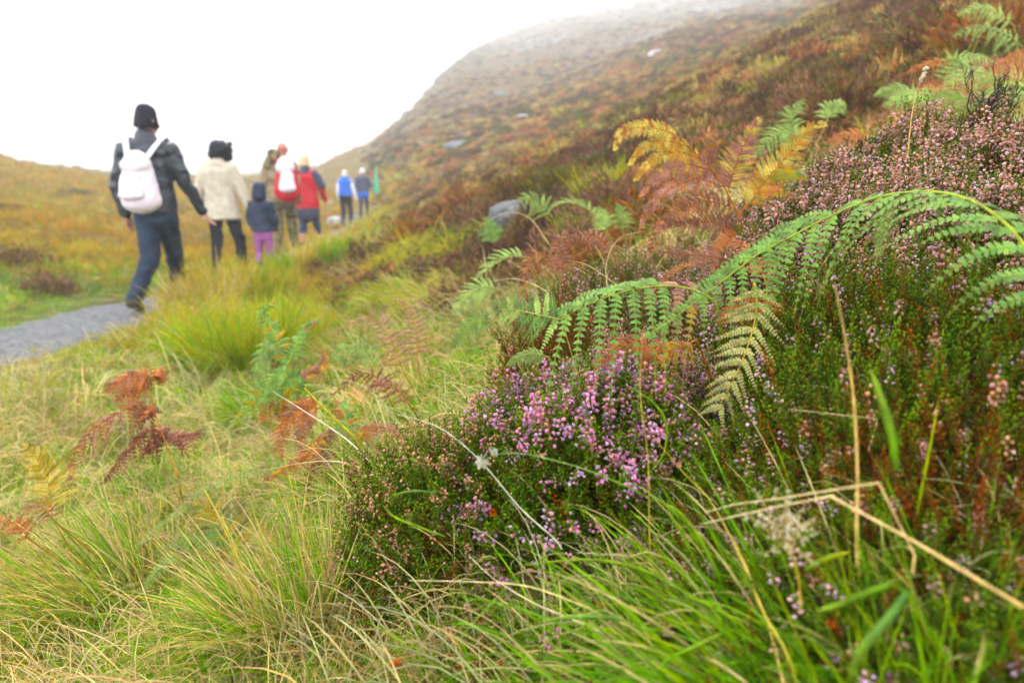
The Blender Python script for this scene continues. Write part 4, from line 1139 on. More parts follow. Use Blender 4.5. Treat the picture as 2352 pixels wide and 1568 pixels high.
F2 = [  # label, pts, Lp, pal, kwargs
    ('dark plum bracken frond lying level above the long green frond', [(1712, 610, 1.42), (1650, 592, 1.40), (1580, 585, 1.38), (1495, 578, 1.36)], .058, 'maroon', dict(lp=.007, n=18, pal2='dark', mixpal=.5, curl=.35, wob=.12), FR),
    ('orange bracken pinna hanging left of the dark plum frond', [(1640, 600, 1.46), (1570, 615, 1.44), (1525, 650, 1.43), (1500, 705, 1.42)], .03, 'rust', dict(lp=.006, n=16, one=1), FR),
    ('orange-red dead frond between the green arch and the plum frond', [(1760, 650, 1.3), (1740, 600, 1.34), (1700, 560, 1.36), (1640, 545, 1.36)], .045, 'rust', dict(lp=.007, n=15), FR),
    ('rusty dead fern leaves glowing under the two green fronds', [(1520, 830, 1.06), (1480, 790, 1.08), (1420, 800, 1.08), (1370, 850, 1.08)], .05, 'rust', dict(lp=.008, n=12, curl=.5), FR),
    ('red-brown dead fern under the long green frond near its tip', [(1600, 780, 1.08), (1560, 800, 1.08), (1500, 815, 1.08), (1440, 860, 1.08)], .045, 'turn', dict(lp=.008, n=12, curl=.5), FR),
    ('brown dead fern behind the cream frond', [(1800, 720, 1.1), (1760, 690, 1.12), (1700, 700, 1.12), (1650, 740, 1.1)], .05, 'rust', dict(lp=.008, n=12, curl=.5), FR),
    ('light green frond hanging left on the bank above the leftmost tip', [(1215, 590, 2.0), (1170, 590, 2.0), (1130, 612, 1.98), (1095, 640, 1.96)], .085, 'pale', dict(lp=.009, n=14, one=1), FG),
    ('light green fronds drooping over the straw grass, left of the front tip', [(1150, 665, 1.75), (1110, 660, 1.75), (1075, 680, 1.74), (1045, 722, 1.72)], .075, 'pale', dict(lp=.009, n=13), FG),
    ('green frond hanging low over the straw grass below the drooping ones', [(1135, 745, 1.62), (1100, 735, 1.6), (1065, 760, 1.6), (1040, 800, 1.6)], .06, 'green', dict(lp=.009, n=12), FG),
    ('teal frond just above the pink bush, behind the front fronds', [(1260, 820, 1.2), (1225, 812, 1.2), (1190, 822, 1.2), (1160, 845, 1.2)], .03, 'teal', dict(lp=.006, n=12), FG),
    ('red-brown dead frond drooping on the bank beside the light green one', [(1290, 640, 1.9), (1260, 590, 1.9), (1225, 590, 1.88), (1205, 640, 1.86), (1200, 700, 1.85)], .06, 'rust', dict(lp=.009, n=16, pal2='dark', mixpal=.3, curl=.5), FR),
    ('dark red upright dead frond above the leftmost front frond', [(1300, 640, 1.85), (1290, 590, 1.86), (1285, 550, 1.87), (1310, 520, 1.9)], .055, 'maroon', dict(lp=.008, n=15, curl=.5), FR),
    ('plum dead frond lying on the peach heather', [(1410, 590, 1.9), (1375, 545, 1.92), (1330, 540, 1.92), (1290, 570, 1.9)], .055, 'maroon', dict(lp=.008, n=14, curl=.4), FR),
    ('teal green frond beside the top of the boulder', [(1270, 500, 3.6), (1245, 470, 3.6), (1215, 455, 3.55), (1190, 462, 3.5)], .15, 'teal', dict(lp=.018, n=10, lean=.3), FH),
    ('bright green arched frond right of the boulder', [(1375, 500, 3.1), (1345, 478, 3.1), (1305, 465, 3.05), (1270, 475, 3.0)], .10, 'pale', dict(lp=.014, n=13, one=1), FH),
    ('pale green frond right of the bright arched one', [(1395, 530, 3.0), (1385, 500, 3.0), (1375, 475, 3.0)], .09, 'pale', dict(lp=.013, n=10), FH),
    ('pale teal frond, third in the row right of the boulder', [(1430, 530, 3.1), (1430, 495, 3.1), (1415, 465, 3.1)], .08, 'teal', dict(lp=.013, n=10), FH),
    ('small light green fern at the left foot of the boulder', [(1140, 560, 5.0), (1128, 525, 5.0), (1118, 500, 5.0)], .16, 'green', dict(lp=.03, n=9), FH),
    ('green frond standing behind the yellow bracken branch', [(1830, 350, 2.3), (1825, 300, 2.3), (1815, 262, 2.3), (1850, 228, 2.3)], .11, 'teal', dict(lp=.012, n=14), FH),
    ('blue-green frond hanging left behind the yellow bracken branch', [(1860, 330, 2.2), (1810, 305, 2.2), (1765, 320, 2.18), (1735, 360, 2.15)], .10, 'teal', dict(lp=.011, n=14), FH),
    ('small curled pale frond on the dark hollow up the slope', [(1900, 280, 3.2), (1905, 250, 3.2), (1930, 234, 3.2), (1945, 245, 3.2)], .10, 'pale', dict(lp=.015, n=10), FH),
    ('pale teal frond left of the tall seed stalk', [(2120, 240, 2.2), (2090, 212, 2.2), (2050, 205, 2.2), (2010, 220, 2.2)], .09, 'teal', dict(lp=.011, n=14), FH),
    ('pale green frond crossing behind the tall seed stalk', [(2160, 240, 2.0), (2120, 218, 2.0), (2075, 222, 2.0), (2030, 245, 2.0)], .08, 'pale', dict(lp=.010, n=14), FH),
    ('light green arched frond with a straw stem on the upper right slope', [(2150, 300, 2.7), (2170, 190, 2.7), (2190, 140, 2.7), (2240, 128, 2.65), (2290, 145, 2.6)], .10, 'pale', dict(lp=.012, n=15, bare=.45), FH),
    ('rust frond pointing left from the straw stem on the upper right slope', [(2180, 140, 2.7), (2150, 143, 2.7), (2110, 155, 2.7), (2078, 172, 2.7)], .06, 'rust', dict(lp=.010, n=12), FH),
    ('light green frond below the straw stemmed one, upper right', [(2290, 200, 2.5), (2270, 172, 2.5), (2220, 168, 2.5), (2170, 195, 2.5)], .11, 'pale', dict(lp=.012, n=14), FH),
    ('green frond low between tall stalk and bare shrub', [(2250, 260, 2.1), (2210, 225, 2.1), (2160, 225, 2.1), (2120, 245, 2.1)], .09, 'green', dict(lp=.010, n=14), FH),
    ('pinkish green frond left of the bare shrub', [(2300, 250, 2.0), (2260, 225, 2.0), (2200, 240, 2.0), (2140, 280, 2.0)], .08, 'pinkish', dict(lp=.010, n=15, pal2='teal', mixpal=.5), FH),
    ('light green frond at the right edge behind the bare shrub', [(2400, 240, 1.9), (2350, 205, 1.9), (2290, 215, 1.9), (2240, 240, 1.9)], .10, 'pale', dict(lp=.011, n=15), FH),
    ('yellow-green frond at the right edge below the bare shrub tips', [(2400, 330, 1.8), (2352, 290, 1.8), (2310, 280, 1.8), (2270, 300, 1.8)], .08, 'yellow', dict(lp=.010, n=14), FH),
    ('pale frond in the upper right corner', [(2330, 60, 3.4), (2290, 30, 3.4), (2240, 20, 3.4), (2200, 35, 3.4)], .14, 'pale', dict(lp=.016, n=13), FH),
    ('teal frond below the upper right corner', [(2352, 110, 3.0), (2300, 75, 3.0), (2240, 65, 3.0), (2190, 85, 3.0)], .13, 'teal', dict(lp=.015, n=13), FH),
    ('red dead frond at the right edge below the corner', [(2400, 110, 2.6), (2352, 128, 2.6), (2300, 150, 2.6), (2250, 190, 2.6)], .08, 'rust', dict(lp=.010, n=14), FH),
    ('plum dead frond left of the red one at the right edge', [(2330, 140, 2.8), (2280, 150, 2.8), (2230, 175, 2.8), (2200, 210, 2.8)], .08, 'maroon', dict(lp=.010, n=14), FH),
    ('orange dead frond standing in the gap behind the flowering mound', [(2150, 330, 1.95), (2110, 300, 1.95), (2060, 290, 1.95), (2010, 310, 1.95)], .08, 'rust', dict(lp=.010, n=14), FH),
    ('rust dead frond just above the low end of the mound', [(2040, 350, 2.1), (2000, 318, 2.1), (1950, 310, 2.1), (1900, 330, 2.1)], .08, 'rust', dict(lp=.010, n=14), FH),
    ('pinkish dead frond touching the yellow bracken branch', [(1990, 350, 2.05), (1950, 345, 2.05), (1900, 360, 2.05), (1860, 400, 2.05)], .08, 'pinkish', dict(lp=.010, n=14), FH),
    ('green frond hanging beside the yellow bracken branch', [(1900, 380, 2.0), (1870, 400, 2.0), (1840, 440, 1.98), (1810, 490, 1.96)], .08, 'teal', dict(lp=.010, n=14), FH),
    ('green fern at the right edge below the falling end of the long frond', [(2420, 960, .95), (2352, 905, .95), (2310, 890, .95), (2270, 910, .95)], .06, 'olive', dict(lp=.008, n=12, pal2='green', mixpal=.5), FG),
    ('orange fern at the right edge among the mossy heather', [(2420, 1060, .85), (2352, 1020, .85), (2300, 1005, .85), (2260, 1020, .85)], .04, 'yellow', dict(lp=.007, n=12), FR),
    # left half
    ('pinkish brown dead frond in the straw grass, middle left', [(930, 860, 2.3), (900, 790, 2.35), (870, 735, 2.4), (800, 745, 2.4), (760, 780, 2.4)], .11, 'pinkish', dict(lp=.011, n=16, curl=.4), FR),
    ('dusty pink dead frond rising above the pinkish brown one', [(960, 830, 2.3), (955, 760, 2.35), (940, 705, 2.4), (905, 690, 2.4)], .09, 'pinkish', dict(lp=.010, n=14, curl=.4, pal2='maroon', mixpal=.3), FR),
    ('teal frond behind the dark red curled fern', [(870, 850, 2.3), (830, 800, 2.3), (790, 800, 2.3), (755, 830, 2.3)], .10, 'teal', dict(lp=.011, n=14), FG),
    ('dark red curled dead fern left of the heather bushes', [(900, 930, 1.95), (870, 870, 1.97), (820, 860, 1.98), (765, 905, 1.98)], .07, 'dark', dict(lp=.010, n=15, curl=.9, wob=.25), FR),
    ('dark plum dead fern just above the left heather bush', [(940, 930, 1.75), (910, 890, 1.78), (870, 880, 1.8), (840, 900, 1.8)], .06, 'maroon', dict(lp=.009, n=14, curl=.8, wob=.25), FR),
    ('small plum dead fern on the grass beside the left heather bush', [(925, 1010, 1.6), (895, 985, 1.62), (860, 980, 1.63), (820, 985, 1.64)], .04, 'maroon', dict(lp=.008, n=14, curl=.6, wob=.2), FR),
]
for lab, pts, L, pal, kw, grp in F2:
    kw = dict(kw); kw.setdefault('hint', (0, -.8, .6)); kw.setdefault('droop', .4)
    fern(lab, pts, L, pal, grp, r0=.002 * max(1, pts[0][2] / 2), **kw)

# green fern with turning leaves and rust skirts, left of centre
b = ground_hit(806, 1010)
T = Thing('bracken_plant', b, 'green and rust bracken plant leaning left with a curled tip, left of the heather bushes', 'bracken', FR)
m_ = px((845, 1045, 1.75), (806, 997, 1.75), (757, 950, 1.76), (693, 884, 1.78), (655, 830, 1.8), (635, 775, 1.82), (612, 738, 1.83), (600, 712, 1.83), (625, 700, 1.83), (648, 712, 1.83))
T.part(MB().add(*tubes(catmull(m_, 44), np.linspace(.0040, .0010, 44)[None], 6, np.array([[.46, .40, .04]]))), 'stem', M_STEM, smooth=True)
for pts, L, pal, p2, mp, cu in [([(668, 850, 1.79), (645, 800, 1.8), (625, 755, 1.81), (600, 718, 1.82), (625, 698, 1.83), (650, 712, 1.83)], .050, 'green', 'turn', .25, .3),
                            ([(660, 838, 1.79), (680, 790, 1.8), (705, 745, 1.82), (740, 735, 1.83)], .035, 'green', 'maroon', .3, .3),
                            ([(650, 815, 1.79), (620, 800, 1.78), (598, 830, 1.77), (590, 900, 1.76)], .045, 'teal', 'green', .4, .3),
                            ([(715, 905, 1.78), (655, 890, 1.76), (600, 905, 1.75), (560, 945, 1.74), (535, 985, 1.73)], .062, 'green', 'olive', .35, .35),
                            ([(700, 890, 1.78), (650, 862, 1.76), (615, 885, 1.75), (600, 930, 1.74)], .055, 'green', 'teal', .3, .3),
                            ([(720, 920, 1.78), (660, 935, 1.77), (620, 930, 1.77), (595, 970, 1.76)], .065, 'rust', 'turn', .2, .5),
                            ([(740, 940, 1.77), (700, 930, 1.76), (665, 960, 1.75), (640, 1010, 1.74), (650, 1060, 1.73)], .055, 'rust', 'maroon', .3, .6),
                            ([(735, 960, 1.76), (700, 965, 1.75), (690, 1010, 1.72), (692, 1060, 1.70)], .035, 'pinkish', 'rust', .3, .7),
                            ([(760, 975, 1.76), (740, 1040, 1.72), (710, 1110, 1.68), (690, 1180, 1.64)], .045, 'dark', 'maroon', .3, .5),
                            ([(745, 1000, 1.74), (700, 1050, 1.70), (650, 1080, 1.68), (600, 1105, 1.66)], .035, 'rust', 'turn', .2, .5),
                            ([(800, 990, 1.75), (790, 950, 1.77), (770, 925, 1.8), (735, 925, 1.82)], .045, 'green', 'rust', .3, .4),
                            ([(820, 1010, 1.75), (850, 980, 1.77), (880, 975, 1.8)], .03, 'olive', 'rust', .5, .4),
                            ([(690, 870, 1.80), (720, 850, 1.83), (745, 830, 1.86), (740, 800, 1.88)], .04, 'maroon', 'turn', .4, .5)]:
    frond(T, px(*pts), L * 1.2, pal, n=18, hint=(0, -.9, .5), bare=.04, droop=.5, cmul=1.1, lp=.0135, ang=66, curl=cu, r0=.0015, pal2=p2, mixpal=mp, wob=.14, leafpart='pinna', stempart='midrib')

# rust fern further left
b = ground_hit(420, 1150)
T = Thing('bracken_plant', b, 'rusty brown dead bracken plant with three drooping tiers, at the left', 'bracken', FR)
m_ = px((415, 1130, 1.75), (407, 1092, 1.75), (388, 1040, 1.76), (372, 993, 1.77), (357, 951, 1.78), (346, 900, 1.8), (352, 862, 1.8))
T.part(MB().add(*tubes(catmull(np.vstack([b[None], m_]), 36), np.linspace(.0032, .0012, 36)[None], 6, np.array([[.50, .18, .03]]))), 'stem', M_STEM, smooth=True)
for pts, L, pal, p2, mp, cu in [([(350, 865, 1.8), (320, 862, 1.78), (280, 872, 1.76), (240, 895, 1.75)], .075, 'rust', 'pinkish', .5, .5),
                            ([(352, 880, 1.8), (335, 870, 1.8), (300, 880, 1.8), (270, 920, 1.78)], .05, 'rust', 'turn', .3, .6),
                            ([(352, 862, 1.8), (362, 850, 1.82), (370, 880, 1.83)], .03, 'rust', None, 0, .5),
                            ([(357, 951, 1.78), (315, 932, 1.77), (252, 960, 1.75), (200, 1000, 1.74), (165, 1060, 1.72), (158, 1120, 1.70)], .062, 'maroon', 'rust', .5, .5),
                            ([(357, 951, 1.78), (335, 940, 1.79), (310, 955, 1.80)], .05, 'maroon', 'dark', .4, .7),
                            ([(375, 1000, 1.77), (350, 985, 1.76), (300, 1030, 1.74), (262, 1075, 1.72), (228, 1118, 1.7)], .045, 'dark', 'maroon', .3, .8),
                            ([(378, 1005, 1.77), (365, 1000, 1.79), (345, 1020, 1.80), (330, 1045, 1.8)], .05, 'dark', 'maroon', .3, .9),
                            ([(380, 1010, 1.77), (405, 1000, 1.79), (435, 1000, 1.8), (462, 985, 1.82)], .045, 'maroon', 'dark', .3, .6)]:
    frond(T, px(*pts), L * 1.15, pal, n=18, hint=(0, -.8, .6), bare=.02, droop=.8, cmul=1.15, lp=.015, ang=68, curl=cu, r0=.0015, pal2=p2, mixpal=mp, wob=.2, leafpart='pinna', stempart='midrib')

for lab, pts, L, pal, kw, grp in [
    ('olive and orange upright fern at the left edge', [(120, 1190, 1.6), (110, 1110, 1.62), (85, 1055, 1.64), (50, 1020, 1.65)], .10, 'olive', dict(lp=.012, n=16, pal2='yellow', mixpal=.4, hint=(0, -1, .2), droop=.15), FR),
    ('pale dead fern scraps below the olive fern', [(130, 1200, 1.5), (100, 1165, 1.5), (70, 1160, 1.5), (40, 1180, 1.5)], .04, 'pinkish', dict(lp=.009, n=10, curl=.8, wob=.3), FR),
    ('red dead fern low in the grass at the left edge', [(70, 1240, 1.5), (40, 1205, 1.5), (5, 1195, 1.5), (-30, 1215, 1.5)], .05, 'rust', dict(lp=.009, n=12, curl=.6, wob=.25), FR),
    ('thin pale green frond lying across the grass at lower left', [(600, 1070, 1.7), (540, 1095, 1.62), (460, 1130, 1.55), (390, 1190, 1.48), (330, 1240, 1.42), (265, 1330, 1.36)], .022, 'teal', dict(lp=.006, n=34, hint=(.2, -.5, .9), droop=.1, pal2='maroon', mixpal=.12), FG),
    ('olive fern spreading under the thin pale frond', [(560, 1290, 1.5), (510, 1210, 1.52), (480, 1165, 1.53), (430, 1160, 1.53)], .09, 'olive', dict(lp=.009, n=13, hint=(0, -.4, .9), droop=.15, pal2='dgreen', mixpal=.5), FG),
    ('green fern pinna low in the grass right of the olive fern', [(540, 1250, 1.5), (500, 1240, 1.47), (420, 1245, 1.44), (350, 1265, 1.42)], .05, 'dgreen', dict(lp=.008, n=14, hint=(0, -.4, .9), droop=.15), FG),
    ('small blue-green frond tip at the base of the bottom left tussock', [(410, 1270, 1.4), (370, 1300, 1.38), (335, 1345, 1.36), (320, 1385, 1.35)], .022, 'teal', dict(lp=.006, n=16, hint=(.2, -.6, .8), droop=.1), FG)]:
    fern(lab, pts, L, pal, grp, r0=.0016, **kw)

# bare twiggy shrub on the skyline of the mound
def twig_shrub(base, top, label, n=9, spread=.10):
    b = np.array(base); T = Thing('bare_shrub', b, label, 'shrub', None)
    wood, tw = MB(), MB()
    axis = np.array(top) - b; Ln = np.linalg.norm(axis)
    def grow(p, d, L, r, depth, mb):
        k = 8; q = [p]; dd = d
        for _ in range(k - 1):
            dd = nrm(dd + R.normal(0, .22, 3) + np.array([0, 0, .06])); q.append(q[-1] + dd * L / (k - 1))
        q = np.array(q)
        mb.add(*tubes(q, np.linspace(r, r * .6, k)[None], 5, np.array([[.06, .04, .035]])))
        if depth > 0:
            for _ in range(3 if depth > 1 else 4):
                i = R.integers(3, k); grow(q[i], nrm(dd + R.normal(0, .55, 3)), L * R.uniform(.45, .7), r * .55, depth - 1, tw)
    for _ in range(n):
        grow(b + R.normal(0, .01, 3), nrm(axis + R.normal(0, spread * 2, 3) * Ln), Ln * R.uniform(.45, .6), .0032, 3, wood)
    T.part(wood, 'branches', M_WOOD); T.part(tw, 'twigs', M_WOOD)
twig_shrub(P(2265, 345, 1.5), P(2315, 150, 1.5), 'bare dark twiggy shrub rising above the flowering mound at the right')
twig_shrub(P(1985, 395, 1.75), P(1975, 300, 1.75), 'small bare twiggy shrub poking out of the low end of the flowering mound', n=6, spread=.2)

# grass seed heads and odd leaves
def panicle(b, c, label, rad=.03, n=26, cat='seed head'):
    b = np.array(b); c = np.array(c); T = Thing('grass_panicle', b, label, cat, None)
    T.part(MB().add(*tubes(catmull([b, (b + c) / 2 + [.004, 0, 0], c], 12), np.linspace(.0012, .0006, 12)[None], 5, np.array([[.6, .42, .12]]))), 'stem', M_STEM)
    br, se = MB(), MB()
    V, F, C = bell((.62, .5, .3), (.85, .76, .55), 4, 0)
    for _ in range(n):
        d = nrm(nrm(c - b) * .6 + R.normal(0, .7, 3)); e = c + d * rad * R.uniform(.5, 1.6)
        q = catmull([c - nrm(c - b) * rad * .6 * R.random(), (c + e) / 2 + R.normal(0, .002, 3), e], 8)
        br.add(*tubes(q, np.linspace(.0005, .0003, 8)[None], 3, np.array([[.7, .5, .2]])))
        m = 9; pos = q[R.integers(3, 8, m)] + R.normal(0, .0022, (m, 3))
        se.add(*inst(V, F, C, frames(R.normal(0, 1, (m, 3))), pos, R.uniform(.4, .8, m)))
    T.part(br, 'branchlets', M_STEM); T.part(se, 'seeds', M_FLOW)
panicle(P(1840, 1400, .64), P(1805, 1235, .62), 'fluffy cream grass seed head in front of the low green heather', .034)
V_, F_, C_ = bell((.6, .5, .3), (.85, .76, .55), 5, 0)
p0, p1 = P(2113, 190, 1.5), P(2128, 158, 1.5)
k_ = 26; s_ = R.random(k_)[:, None]
T = Thing('grass_spike', p0, 'slim pale seed spike at the tip of the tall seed stalk', 'seed spike', None)
T.part(MB().add(*inst(V_, F_, C_, frames(np.tile(p1 - p0, (k_, 1)) + R.normal(0, .012, (k_, 3))), p0 + (p1 - p0) * s_ + R.normal(0, .0015, (k_, 3)), R.uniform(1.2, 2., k_))), 'seeds', M_FLOW)


def lobed_leaf(c, nr, up, size, lobes, c0, c1, label, name, cat):
    n = lobes * 6 + 1; th = np.linspace(-2.5, 2.5, n); r = size * (.62 + .38 * np.abs(np.cos(th * lobes / 2))) * (1 - .1 * np.abs(th)) * R.uniform(.85, 1.1, n)
    u = nrm(up); w_ = np.cross(nrm(nr), u)
    rim = c + (u[None] * np.cos(th)[:, None] + w_[None] * np.sin(th)[:, None]) * r[:, None] + nrm(nr) * (R.normal(0, size * .08, n) - .25 * size * np.abs(np.sin(th)))[:, None]
    mid = c + (rim - c) * .5 + nrm(nr) * size * .06
    V = np.vstack([c[None], mid, rim]); i = np.arange(n - 1)
    V = np.vstack([V, V - nrm(nr) * .0004]); m = 2 * n + 1
    Ft = np.stack([0 * i, 1 + i, 2 + i], -1); Fq = np.stack([1 + i, 1 + n + i, 2 + n + i, 2 + i], -1)
    mb = MB().add(V, [np.vstack([Ft, Ft[:, ::-1] + m]), np.vstack([Fq, Fq[:, ::-1] + m])], np.vstack([[c0], np.tile(np.array(c0), (n, 1)), np.tile(np.array(c1), (n, 1))] * 2))
    T = Thing(name, c, label, cat, None)
    T.part(mb, 'leaf_surface', M_LEAF)
    T.part(MB().add(*tubes(catmull([c, c - u * size * .6, c - u * size * 1.3 - nrm(nr) * size * .3], 8), .0005, 4, np.array([c0]))), 'leaf_stalk', M_STEM)
lobed_leaf(P(1108, 1058, .84), np.array([0, -.8, .5]), np.array([-.4, 0, -.9]), .0125, 7, (.56, .52, .38), (.66, .62, .48), 'withered cream leaf caught on the white stalk over the heather', 'withered_leaf', 'leaf')
lobed_leaf(P(1135, 1035, .84), np.array([.3, -.8, .5]), np.array([.5, 0, -.8]), .007, 5, (.42, .45, .33), (.55, .55, .42), 'small shrivelled grey-green leaf beside the withered cream one', 'withered_leaf', 'leaf')
lobed_leaf(P(1232, 1400, .84), np.array([0, -.5, .85]), np.array([.1, .3, -.2]), .018, 9, (.10, .24, .06), (.16, .32, .08), 'dark green fingered leaf in the gap under the pink bush', 'lobed_leaf', 'leaf')
lobed_leaf(P(905, 1528, .95), np.array([0, -.5, .85]), np.array([.5, .3, .4]), .016, 3, (.42, .10, .03), (.5, .16, .04), 'red-brown folded leaf in the grass at the bottom edge', 'fallen_leaf', 'leaf')
# ---------------------------------------------------------------- rocks
import bmesh
M_ROCK = stone_mat('grey_boulder', (.05, .05, .05), (.14, .14, .14), 14., .7, .02, lichen=(.22, .22, .21))
M_ROCKL = stone_mat('pale_rock', (.22, .22, .22), (.42, .41, .39), 14., .6, .02, lichen=(.5, .5, .48))

M_CRAG = stone_mat('dark_crag', (.07, .07, .065), (.20, .20, .19), 1.6, .8, .2)


def rock(loc, size, label, seed, mat=None, rz=0., name='rock'):
    rng = np.random.default_rng(seed)
    bm = bmesh.new(); bmesh.ops.create_icosphere(bm, subdivisions=5, radius=1.0)
    V = np.array([v.co[:] for v in bm.verts]); F = np.array([[v.index for v in f.verts] for f in bm.faces]); bm.free()
    for _ in range(9):     # chop flat facets
        d = nrm(rng.normal(0, 1, 3)); c = rng.uniform(.62, .88); s = V @ d
        V = V - d[None] * np.clip(s - c, 0, None)[:, None] * .92
    V = V * (1 + .05 * fbm(V[:, 0] * 3 + seed, V[:, 1] * 3 + V[:, 2] * 2, 1, 3)[:, None] + .02 * fbm(V[:, 1] * 12 + seed, V[:, 2] * 12, 1, 2)[:, None])
    V = V * np.array(size)
    ca, sa = math.cos(rz), math.sin(rz); V = V @ np.array([[ca, sa, 0], [-sa, ca, 0], [0, 0, 1.]])
    o = MB().add(V, F).build(name, mat or M_ROCK, None, smooth=True); o.location = tuple(loc)
    return tag(o, label, 'rock')


b = P(1165, 500, 5.4)
rock((b[0], b[1] + .2, b[2] - .04), (.19, .18, .20), 'large grey lichened boulder half buried in heather on the bank', 4, rz=.5, name='boulder')
rock(P(1195, 520, 5.3) + [0, .15, -.03], (.085, .1, .09), 'grey shoulder rock leaning against the right of the large boulder', 9, rz=.2)
p = ground_hit(772, 516); rock(p + [0, 0, .05], (.32, .3, .2), 'pale rock beside the bend of the track', 12, M_ROCKL)
for k, (u, v, t, s, lab) in enumerate([(1205, 272, None, .55, 'pale slanted rock alone on the middle of the hillside'), (1507, 122, None, .8, 'small white rock high on the hillside'),
                                    (1160, 215, None, 1.9, 'larger grey crag outcrop up in the mist'), (1075, 330, None, 1.0, 'small crag near the foot of the misty spur'),(866, 480, None, .3, 'pale stone right of the far walkers'),
                                    (885, 505, None, .22, 'small pale stone on the grass right of the far walkers'), (755, 468, None, .35, 'pale stone on the slope just right of the red coat')]):
    p = ground_hit(u, v); big = s >= 1
    rock(p + [0, s * .3, (-.12 if not big else -.25) * s], (s * (1 if not big else 1.2), s * .8, s * (.5 if not big else .42)), lab, 30 + k, M_CRAG if big else M_ROCKL, rz=k, name='crag_outcrop' if big else 'rock')
# ---------------------------------------------------------------- people
def cloth_mat(name, c, rough=.8, c2=None, sc=8., bump=.3, bsc=60., spec=.2, pal=None):
    m = NT(name); geo = m.n('ShaderNodeTexCoord')
    bs = m.n('ShaderNodeBsdfPrincipled'); bs.inputs['Roughness'].default_value = rough; bs.inputs['Specular IOR Level'].default_value = spec
    n = m.n('ShaderNodeTexNoise', i_Scale=sc, i_Detail=3.); m.l(geo.outputs['Object'], n.inputs['Vector'])
    r = m.n('ShaderNodeValToRGB'); m.l(n.outputs[0], r.inputs[0])
    cols = pal or [c, c2 or tuple(q * .75 for q in c)]
    e = r.color_ramp.elements
    if pal:
        r.color_ramp.interpolation = 'CONSTANT'
        pos = [0, .44, .51, .58, .66]
        e[0].color = (*pal[0], 1); e[1].position = pos[1]; e[1].color = (*pal[1], 1)
        for k in range(2, len(pal)):
            q = e.new(pos[k]); q.color = (*pal[k], 1)
    else:
        e[0].position = .35; e[0].color = (*cols[0], 1); e[1].position = .65; e[1].color = (*cols[1], 1)
    m.l(r.outputs[0], bs.inputs['Base Color'])
    b = m.n('ShaderNodeBump', i_Strength=bump, i_Distance=.004); n2 = m.n('ShaderNodeTexNoise', i_Scale=bsc, i_Detail=3.)
    m.l(geo.outputs['Object'], n2.inputs['Vector']); m.l(n2.outputs[0], b.inputs['Height']); m.l(b.outputs[0], bs.inputs['Normal'])
    m.l(bs.outputs[0], m.out.inputs[0]); return m.m


def seg_mesh(p0, p1, r0, r1, right=(1, 0, 0), caps=1.0):
    """closed tapered elliptical limb with rounded ends; r = (side, depth)"""
    p0, p1 = np.array(p0, float), np.array(p1, float); ax = p1 - p0; L = np.linalg.norm(ax); ax = ax / max(L, 1e-6)
    rt = np.array(right, float); rt = nrm(rt - ax * (rt @ ax)); fw = np.cross(ax, rt)
    r0 = np.broadcast_to(r0, (2,)).astype(float); r1 = np.broadcast_to(r1, (2,)).astype(float)
    th = np.linspace(0, math.pi / 2, 5)
    st = []
    for t in th[:-1]: st.append((-math.cos(t) * min(r0), math.sin(t) * .999 + .001, r0))
    for t in np.linspace(0, 1, 6): st.append((L * t, 1.0, r0 * (1 - t) + r1 * t))
    for t in th[1:]: st.append((L + math.sin(t) * min(r1) * caps, math.cos(t) * .999 + .001, r1))
    a = np.arange(14) * 2 * math.pi / 14
    V = np.concatenate([p0 + ax * z + (rt * np.cos(a)[:, None] * r[0] + fw * np.sin(a)[:, None] * r[1]) * s for z, s, r in st])
    n = len(st); i = np.arange(n - 1)[:, None] * 14; j = np.arange(14)[None]; k = (j + 1) % 14
    F = np.stack([i + j, i + k, i + 14 + k, i + 14 + j], -1).reshape(-1, 4)
    V = np.vstack([V, V[:14].mean(0), V[-14:].mean(0)]); c0 = len(V) - 2
    j = np.arange(14); k = (j + 1) % 14
    T_ = np.vstack([np.stack([k, j, np.full(14, c0)], -1), np.stack([(n - 1) * 14 + j, (n - 1) * 14 + k, np.full(14, c0 + 1)], -1)])
    return V, [F, T_]


def fused(name, segs, voxel, mat, parent, it=6, wr=.0, seed=0, cut=None, label=None):
    """limb pieces fused into one continuous skin"""
    mb = MB()
    for s in segs: mb.add(*seg_mesh(*s))
    me = mb.mesh(name); tmp = bpy.data.objects.new('tmp_shape', me); COL.objects.link(tmp)
    m = tmp.modifiers.new('r', 'REMESH'); m.mode = 'VOXEL'; m.voxel_size = voxel; m.use_smooth_shade = True
    m = tmp.modifiers.new('s', 'SMOOTH'); m.iterations = it; m.factor = .5
    bpy.context.view_layer.update()
    dg = bpy.context.evaluated_depsgraph_get()
    out = bpy.data.meshes.new_from_object(tmp.evaluated_get(dg)); out.name = name
    bpy.data.objects.remove(tmp)
    n = len(out.vertices); co = np.zeros(n * 3, np.float32); out.vertices.foreach_get('co', co); co = co.reshape(-1, 3).astype(float)
    if wr:
        no = np.zeros(n * 3, np.float32); out.vertices.foreach_get('normal', no); no = no.reshape(-1, 3)
        w = fbm(co[:, 0] * 1.2 + co[:, 1] + seed, co[:, 2] * 2.4 + co[:, 1] * .7, .16, 3) + .6 * vnoise(co[:, 2] * 26 + 3 * vnoise(co[:, 0] * 8, co[:, 1] * 8), co[:, 0] * 5 + seed)
        co = co + no * (wr * w)[:, None]
        out.vertices.foreach_set('co', co.astype(np.float32).ravel())
    out.materials.clear(); out.materials.append(mat)
    out.update()
    o = bpy.data.objects.new(name, out); COL.objects.link(o); o.parent = parent
    if label: o['label'] = label
    return o


